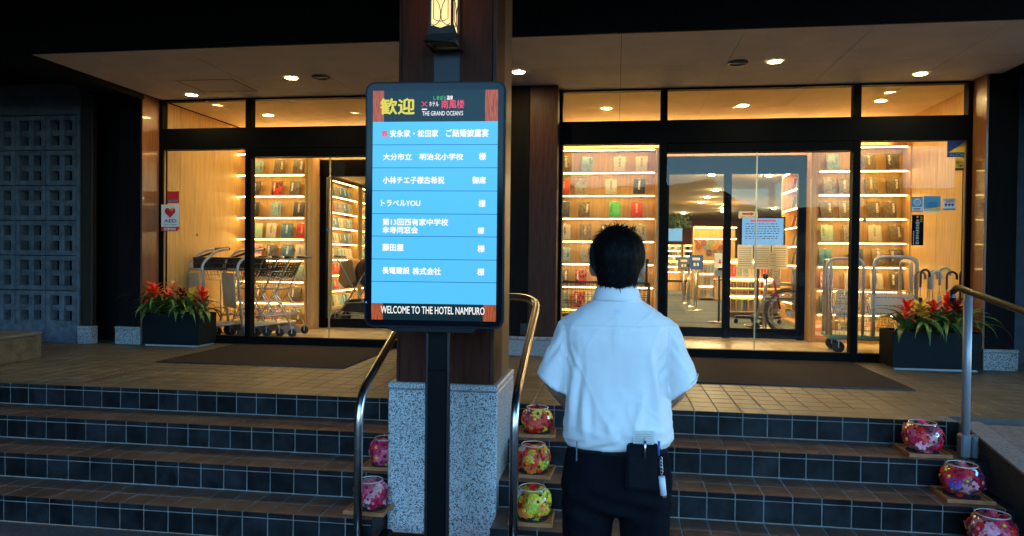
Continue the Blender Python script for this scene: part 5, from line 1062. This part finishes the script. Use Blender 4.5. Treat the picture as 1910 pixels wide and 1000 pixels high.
for s in (-1, 1):
    limb(b, [(s * .145, 0, 1.350), (s * .180, .005, 1.27), (s * .200, .012, 1.185), (s * .196, .040, 1.15), (s * .160, .15, 1.08), (s * .110, .215, 1.0), (s * .07, .235, .965)], [.040, .038, .034, .034, .032, .027, .024])
    limb(b, [(s * .085, .0, .87), (s * .092, .0, .70), (s * .095, -.005, .49), (s * .098, .0, .34), (s * .10, .0, .10), (s * .10, .0, .05)], [.072, .066, .052, .055, .038, .04])
    b.ball((s * .045, .250, .955), (.038, .016, .040), 0, 12, rot=Matrix.Rotation(s * .35, 3, 'Y'))      # palm
    for k in range(4):
        z = .978 - .017 * k; L_ = (.030, .036, .034, .026)[k]
        b.tube([(s * .022, .257 - s * .006, z), (-s * .006, .268 - s * .008, z - .004), (-s * (.006 + L_), .266 - s * .008, z - .008), (-s * (.018 + L_), .252, z - .012)], [.0085, .0082, .0078, .006], 8)
    b.tube([(s * .050, .245, .985), (s * .030, .262, 1.002), (s * .006, .268, 1.004)], [.010, .009, .007], 8)
remeshed(b, 'body', .0075, skin, man, 3)
for s in (-1, 1):
    MB().ball((s * .031, .093, 1.582), (.010, .007, .007), 0, 10).build('eye', white_i, man); MB().ball((s * .031, .0985, 1.582), (.0045, .003, .0045), 0, 8).build('iris', ink, man)
# shirt
b = MB()
b.rings([ell(z, cx_, cy_, rx, ry, 36, e) for z, cx_, cy_, rx, ry, e in (
    (.975, .006, 0, .158, .112, 2.3), (.985, .006, 0, .168, .122, 2.4), (1.01, .008, -.003, .174, .130, 2.4), (1.05, .006, -.004, .171, .132, 2.4), (1.10, .004, -.002, .169, .130, 2.4), (1.18, .003, 0, .163, .124, 2.4),
    (1.26, .003, 0, .169, .122, 2.4), (1.32, .003, -.002, .177, .118, 2.5), (1.36, .002, -.004, .176, .108, 2.5), (1.395, .002, -.006, .160, .092, 2.3), (1.42, .001, -.008, .125, .078, 2.1), (1.445, 0, -.010, .085, .066, 2), (1.462, 0, -.010, .064, .060, 2))])
SLV = ((.120, 1.408, .110, 1.29, .060), (.162, 1.397, .132, 1.27, .064), (.194, 1.372, .146, 1.235, .068), (.216, 1.315, .154, 1.20, .071), (.239, 1.258, .160, 1.165, .073), (.262, 1.200, .166, 1.130, .075))
for s in (-1, 1):
    rs = []
    for q in range(16):
        f = q / 15 * 5; k = min(4, int(f)); f -= k; a_, b_ = SLV[k], SLV[k + 1]; ox, oz, ix, iz, ry = [a_[m] * (1 - f) + b_[m] * f for m in range(5)]
        rs.append([(s * ((ox + ix) / 2 + (ox - ix) / 2 * math.cos(6.28318 * j / 24)) + .004, .006 * q / 15 + ry * math.sin(6.28318 * j / 24), (oz + iz) / 2 + (oz - iz) / 2 * math.cos(6.28318 * j / 24)) for j in range(24)])
    b.rings(rs)
def shirt_d(c):
    x, y, z = c; d = 0
    d += .006 * (noise.noise(Vector((x * 8 + z * 3, y * 8, z * 4))) )
    d += .0022 * noise.noise(Vector((x * 24 + z * 9, y * 18, z * 8 + 3)))
    cr1 = max(0, 1 - abs(noise.noise(Vector((x * 7 + z * 5, y * 6, z * 3.2 + 9)))) * 9); cr2 = max(0, 1 - abs(noise.noise(Vector((x * 9 - z * 6, y * 6 + 4, z * 4)))) * 10)
    d += .0022 * cr1 * cr1 + .0018 * cr2 * cr2
    if .10 < abs(x) < .19 and 1.16 < z < 1.34: d += .0028 * math.sin((z * .8 - abs(x) * 1.3) * 150) * math.exp(-((abs(x) - .145) / .03) ** 2) * math.exp(-((z - 1.25) / .05) ** 2)
    if abs(x) < .19 and z < 1.34:
        # long soft folds that fall from the shoulder blades and break over the waist
        for (x0, sl, am, wd, za, zb) in ((-.135, .10, .011, .011, 1.02, 1.30), (-.10, -.05, .008, .012, 1.0, 1.18), (.125, -.12, .012, .012, 1.05, 1.31), (.085, .25, .009, .014, 1.0, 1.18), (.02, .35, .006, .016, 1.0, 1.13), (-.05, -.35, .006, .014, .99, 1.1)):
            if za < z < zb: k = math.sin(math.pi * (z - za) / (zb - za)); xc = x0 + sl * (z - 1.15); d += am * k * math.exp(-((x - xc) / wd) ** 2) - am * .6 * k * math.exp(-((x - xc - 1.7 * wd) / wd) ** 2)
        if z < 1.06: d += .0028 * math.sin(x * 62 + 3 * math.sin(z * 60) + 2 * noise.noise(Vector((x * 9, 0, 1)))) * math.exp(-((z - 1.01) / .03) ** 2) + .0022 * math.exp(-((z - 1.03 - .12 * abs(x)) / .012) ** 2)
    if abs(x) > .17: d += .003 * math.sin((z * 1.0 + abs(x) * 1.4) * 120) * math.exp(-((z - 1.30) / .05) ** 2)
    # yoke seam and back pleat
    if y < 0: d += .0016 * math.exp(-((z - 1.372 + .02 * abs(x)) / .0035) ** 2) - .0022 * math.exp(-((z - 1.3655 + .02 * abs(x)) / .003) ** 2)
    if y < 0 and z < 1.366: d += .0022 * (1 if abs(x - .003) < .014 else 0) * min(1, (z - 1.25) / .1 if z > 1.25 else 0)
    return d
sho = remeshed(b, 'shirt', .0052, shirt_m, man, 3, shirt_d)
from mathutils.bvhtree import BVHTree
bvh = BVHTree.FromPolygons([v.co for v in sho.data.vertices], [tuple(p.vertices) for p in sho.data.polygons])
def back(x, z):
    h = bvh.ray_cast(Vector((x, -1, z)), Vector((0, 1, 0))); return (h[0] + Vector((0, -.0006, 0))) if h[0] is not None else Vector((x, -.1, z))
def seam(nm, pts, r=.0016): MB().tube([back(*p) for p in pts], r, 6, flat=.8).build(nm, shirt_m, man)
seam('yoke_seam', [(x / 100, 1.372 - .10 * (x / 100) ** 2) for x in range(-17, 18)], .0012)
for x0 in (-.013, .017): seam('pleat_edge', [(x0, 1.371 - .010 * k) for k in range(6)], .0007)
for s in (-1, 1): seam('armhole_seam', [(s * (.171 - .012 * math.sin(k / 14 * 3.14)), 1.372 - .0135 * k) for k in range(14)], .0014)
MB().box(-.008, .010, -.0010, .0, -.010, .012).build('collar_label', mat('label_grey', (.64, .66, .69), .7), man, loc=back(.001, 1.41))
# collar band and fold-over collar
cb_ = MB(); rs = []
for z, r, rr_ in ((1.448, .066, .064), (1.470, .065, .062), (1.492, .0625, .0595), (1.4935, .064, .061), (1.480, .069, .0655), (1.460, .076, .071), (1.449, .0785, .0735), (1.447, .0765, .0715)): rs.append([(p[0], p[1] - .010, p[2] - (0.016 if p[1] > .03 else 0) - .10 * max(0, p[1])) for p in ell(z, 0, 0, r, rr_, 40, 2)])
vs = [p for r in rs for p in r]; n = 40; cb_.add(vs, [(i * n + j, i * n + (j + 1) % n, (i + 1) * n + (j + 1) % n, (i + 1) * n + j) for i in range(7) for j in range(n)], 0, True); cb_.build('collar', shirt_m, man)
for s in (-1, 1):
    ox, oz, ix, iz, ry = [SLV[4][m] * .22 + SLV[5][m] * .78 for m in range(5)]; k = 1.0
    MB().tube([(s * ((ox + ix) / 2 + (ox - ix) / 2 * k * math.cos(6.28318 * j / 32)) + .004, .005 + ry * k * math.sin(6.28318 * j / 32), (oz + iz) / 2 + (oz - iz) / 2 * k * math.cos(6.28318 * j / 32)) for j in range(32)], .0014, 5, closed=True).build('sleeve_seam', shirt_m, man)
# trousers
b = MB(); b.rings([ell(z, 0.006, 0, rx, ry, 32, e) for z, rx, ry, e in ((1.005, .150, .106, 2.2), (.985, .156, .112, 2.2), (.93, .168, .118, 2.3), (.87, .177, .124, 2.4), (.82, .178, .120, 2.5), (.79, .174, .108, 2.5), (.77, .166, .095, 2.5))])
for s in (-1, 1):
    b.rings([ell(z, s * cx_ + .006, cy_, rx, ry, 24, 2.1) for z, cx_, cy_, rx, ry in ((.86, .088, 0, .088, .105), (.78, .0905, 0, .086, .100), (.70, .093, 0, .080, .092), (.60, .096, 0, .074, .083), (.49, .099, -.004, .067, .074), (.36, .102, -.006, .064, .070), (.20, .104, -.004, .060, .066), (.09, .106, .0, .060, .070), (.045, .106, .002, .061, .074))])
def tr_d(c): return .004 * noise.noise(Vector((c.x * 14, c.y * 14, c.z * 7))) + .0025 * noise.noise(Vector((c.x * 30, c.y * 30, c.z * 22 + 5))) + (.004 * math.sin(c.z * 90 + c.x * 30) * math.exp(-((c.z - .80) / .06) ** 2) if c.y < 0 else 0)
remeshed(b, 'trousers', .009, trous_m, man, 3, tr_d)
bt = MB(); rs = [[p for p in ell(z, .006, 0, .157 + q, .113 + q, 36, 2.2)] for z, q in ((.968, 0), (.968, .006), (1.0, .006), (1.0, 0))]; bt.rings(rs); bt.build('belt', black_p, man)
for s in (-1, 1):
    sh = MB(); sh.rings([ell(z, s * .108, cy_, rx, ry, 22, 2.4) for z, cy_, rx, ry in ((0, .055, .046, .140), (.012, .055, .049, .143), (.028, .055, .048, .140), (.05, .045, .044, .120), (.075, .02, .040, .085), (.095, .0, .036, .055))]); sh.build('shoe', black_gloss, man)
# hair
b = MB(); b.ball((0, -.014, 1.594), (.089, .104, .093), 0, 28); b.ball((0, -.048, 1.560), (.074, .058, .070), 0, 24); b.ball((0, -.050, 1.512), (.046, .028, .042), 0, 20)
for s in (-1, 1): b.ball((s * .074, .008, 1.590), (.012, .035, .036), 0, 14); b.ball((s*.050,-.045,1.530),(.016,.024,.030),0,14)
cut = remeshed(b, 'hair', .006, hair_m, man, 4, lambda c: .004 * noise.noise(Vector((c.x * 40, c.y * 40, c.z * 14))) + .002 * noise.noise(Vector((c.x * 110, c.y * 110, c.z * 30))))
me = cut.data; hs = MB(); rr = random.Random(5)
vts = [(v.co.copy(), v.normal.copy()) for v in me.vertices if v.co.z > 1.485 and not (v.co.y > .06 and v.co.z < 1.61)]
for i in range(5200):
    c0, n_ = vts[rr.randrange(len(vts))]; top = max(0, (c0.z - 1.62) / .06)
    crown = Vector((.0, -.03, 1.69)); flow = (c0 - crown); flow = (flow - n_ * flow.dot(n_)); flow = flow.normalized() if flow.length > .004 else Vector((rr.uniform(-1, 1), rr.uniform(-1, 1), 0))
    flow = (flow + Vector((rr.gauss(0, .28), rr.gauss(0, .28), rr.gauss(0, .12))) + n_ * (.10 + .45 * min(1, top) * rr.random())).normalized()
    if c0.z < 1.53: flow = (flow + Vector((0, 0, -1.2))).normalized()
    L_ = rr.uniform(.012, .026) + .018 * min(1, top) * rr.random(); sd = flow.cross(n_).normalized() * rr.uniform(.0006, .0013); c0 = c0 - n_ * .002
    m1 = c0 + flow * L_ * .55 + n_ * .0022; tp = m1 + flow * L_ * .45 - n_ * (.002 if top < .3 else -.001)
    hs.add([c0 - sd, c0 + sd, m1 + sd * .8, tp, m1 - sd * .8], [(0, 1, 2, 4), (4, 2, 3)], 0, True)
for i in range(34):   # a few unruly tufts at the crown
    a = rr.uniform(-.045, .06); c0 = Vector((a, -.02 + rr.uniform(-.03, .03), 1.682 - a * a * 3)); d = Vector((rr.gauss(.15, .5), rr.gauss(0, .4), 1)).normalized(); L_ = rr.uniform(.012, .026); sd = Vector((.0012, 0, 0)); m1 = c0 + d * L_ * .6; tp = m1 + (d + Vector((.5, 0, -.3))).normalized() * L_ * .5
    hs.add([c0 - sd, c0 + sd, m1 + sd * .6, tp, m1 - sd * .6], [(0, 1, 2, 4), (4, 2, 3)], 0, True)
tag(hs.build('hair_strands', hair_m, man), kind='stuff')
gl = MB()
for s in (-1, 1): gl.tube([(s * .083, -.02, 1.562), (s * .087, .012, 1.573), (s * .084, .095, 1.586), (s * .066, .112, 1.586)], .0028, 6); gl.tube([(s * .034 + .024 * math.cos(a * .3927), .113, 1.582 + .017 * math.sin(a * .3927)) for a in range(16)], .0018, 5, closed=True)
gl.tube([(-.010, .114, 1.584), (.010, .114, 1.584)], .0018, 5)
# worn as clothing, a part of the figure
gl.build('glasses_frame', black_gloss, man)

# pouch, notes, pen and keys on the belt
def q3(px, py, Y): x, z = px3(px, py, Y); return x, z
Yp = MY - .155
x0, z1 = q3(1169, 829, Yp); x1, z0 = q3(1231, 917, Yp); w, h = x1 - x0, z1 - z0
t = thing('belt_pouch', 'black belt pouch holding a notepad at the back of the trousers', 'pouch', (x0, Yp, z0)); cl = mat('black_nylon', (.006, .006, .008), .8, spec=.1, var=.2, vscale=60, bump=.4, bscale=400)
MB().prism([(.004, .0), (w - .004, 0), (w, .01), (w, h - .006), (w - .006, h), (.006, h), (0, h - .006), (0, .01)], 0, .032).build('pocket', cl, t, .006, 2); MB().prism([(.006, .008), (w - .012, .004), (w - .010, h * .72), (.004, h * .80)], -.006, .0).build('front_pocket', cl, t, .003); MB().box(.012, .045, .033, .045, h * .5, h + .015).build('belt_loop', cl, t)
xa, zb2 = q3(1182, 832, Yp + .012); xb, zt2 = q3(1221, 806, Yp + .012); t = thing('notepad', 'small white ruled notepad sticking out of the belt pouch', 'notepad', (xa, Yp + .012, zb2 - .05)); W2 = xb - xa; H2 = zt2 - zb2 + .05
MB().box(0, W2, 0, .004, 0, H2).build('pages', paper, t, rot=(0, R(-2), 0)); b = MB()
for i in range(5): b.box(.006, W2 - .006, -.0008, 0, H2 - .010 - i * .007, H2 - .0085 - i * .007)
b.build('writing', mat('grey_pencil', (.35, .38, .42), .6), t, rot=(0, R(-2), 0))
xa, za = q3(1203, 822, Yp - .008); t = thing('pen', 'silver ballpoint pen clipped over the pouch edge', 'pen', (xa, Yp - .008, za)); MB().tube([(0, 0, 0), (.001, 0, -.052)], [.0042, .003], 10).build('barrel', steel, t); MB().tube([(0, 0, 0), (0, 0, .010)], [.0045, .0035], 10).build('cap', mat('pinkish_cap', (.5, .42, .42), .4), t)
xa, za = q3(1229, 828, Yp - .002); t = thing('pen', 'blue pen tucked beside the pouch above the keys', 'pen', (xa, Yp - .002, za)); MB().tube([(0, 0, -.035), (0, 0, .008)], .004, 10).build('barrel', blue_m, t)
xa, za = q3(1233, 850, Yp - .002); xb, zb2 = q3(1237, 925, Yp - .002); t = thing('key_holder', 'white cylindrical key holder hanging on a chain below the pouch corner', 'key holder', (xa, Yp - .002, za)); dx, dz = xb - xa, zb2 - za
for i in range(5): MB().tube([(.0 + .004 * math.cos(a * .785) + dx * i * .08, .002 * (i % 2), -.010 - i * .010 + .006 * math.sin(a * .785)) for a in range(8)], .0012, 5, closed=True).build('chain_link', steel, t)
MB().tube([(dx * .35, 0, dz * .52), (dx * 1.15, 0, dz * .98)], .0098, 14).build('barrel', mat('white_lilac_plastic', (.66, .62, .68), .4), t); MB().tube([(dx * 1.16, 0, dz * .99), (dx * 1.25, 0, dz * 1.06)], .008, 12).build('end_cap', black_gloss, t)
xa, za = q3(1076, 822, MY - .125); t = thing('pocket_clip', 'thin grey clip on the belt at the left hip', 'clip', (xa, MY - .128, za)); MB().box(-.002, .002, -.004, 0, -.062, 0).build('strip', mat('grey_clip', (.10, .10, .11), .4), t)

# ---------------------------------------------------------------- what stands behind the camera (seen in the glass)
hm_ = mat('hill_forest', (.02, .035, .02), .95, var=.3, vscale=.05); b = MB(); N = 360
vs = []
def ridge(i): 
    i = i / 3; e = 6.1 if i < 64 else (6.1 - (i - 64) * .55 if i < 69 else 3.4)
    return e + 1.4 * math.exp(-abs(i - 65) / .8) + .7 * noise.noise(Vector((i * .33, 0, 2))) + .45 * noise.noise(Vector((i * 1.3, 3, 2))) + .2 * noise.noise(Vector((i * 4.1, 3, 2)))
for j in range(5):
    for i in range(N + 1):
        a = math.pi * (1.0 + i / N); r = 260 + 90 * j; hgt = max(1, 440 * math.tan(math.radians(ridge(i)))) * (0, .5, 1, .6, 0)[j] - (.5 if j in (0, 4) else 0)
        vs.append((r * math.cos(a), r * math.sin(a), hgt))
b.add(vs, [(j * (N + 1) + i, j * (N + 1) + i + 1, (j + 1) * (N + 1) + i + 1, (j + 1) * (N + 1) + i) for j in range(4) for i in range(N)], 0, True); struct(b.build('hills', hm_))
def house(label, x, y, w, d, h, col, rz=0):
    t = thing('house', label, 'house', (x, y, 0), rz); MB().box(-w / 2, w / 2, -d / 2, d / 2, 0, h).build('wall', mat('house_wall', col, .85, var=.1), t)
    MB().prism([(-d / 2 - .5, h), (d / 2 + .5, h), (0, h + d * .28)], -w / 2 - .4, w / 2 + .4, M=YX).build('roof', mat('roof_tiles', (.05, .055, .065), .7), t)
    fm_ = mat('window_dark', (.03, .035, .045), .15)
    for i in range(int(w // 2.4)):
        for k in range(int(h // 2.8)): MB().box(-w / 2 + .8 + i * 2.4, -w / 2 + 2.0 + i * 2.4, d / 2 - .02, d / 2 + .03, .9 + k * 2.8, 2.2 + k * 2.8).build('window', fm_, t)
house('grey walled house with dark tiled roof reflected in the sliding door glass', 14, -34, 11, 6, 3.4, (.32, .33, .34), R(8))
house('pale house with dark tiled roof reflected in the stickered pane', 22, -33, 9, 8, 3.9, (.5, .5, .5), R(-10))
house('unseen tall brown building added to keep sky out of the trolley side glass', -24, -26, 26, 10, 16, (.2, .14, .1), R(-5))  # added behind the camera to block the sky mirrored in the left panes
for (x, lb) in ((-5.8, 'outer timber pillar of the canopy behind the viewer, trolley side'), (5.4, 'outer timber pillar of the canopy behind the viewer, ramp side')):
    t = thing('pillar', lb, 'pillar', (x, -1.0, 0)); MB().box(-.32, .32, -.32, .32, 0, .8).build('granite_plinth', granite_m, t, .01); MB().box(-.27, .27, -.27, .27, .8, 3.75).build('shaft', dwood, t, .01)
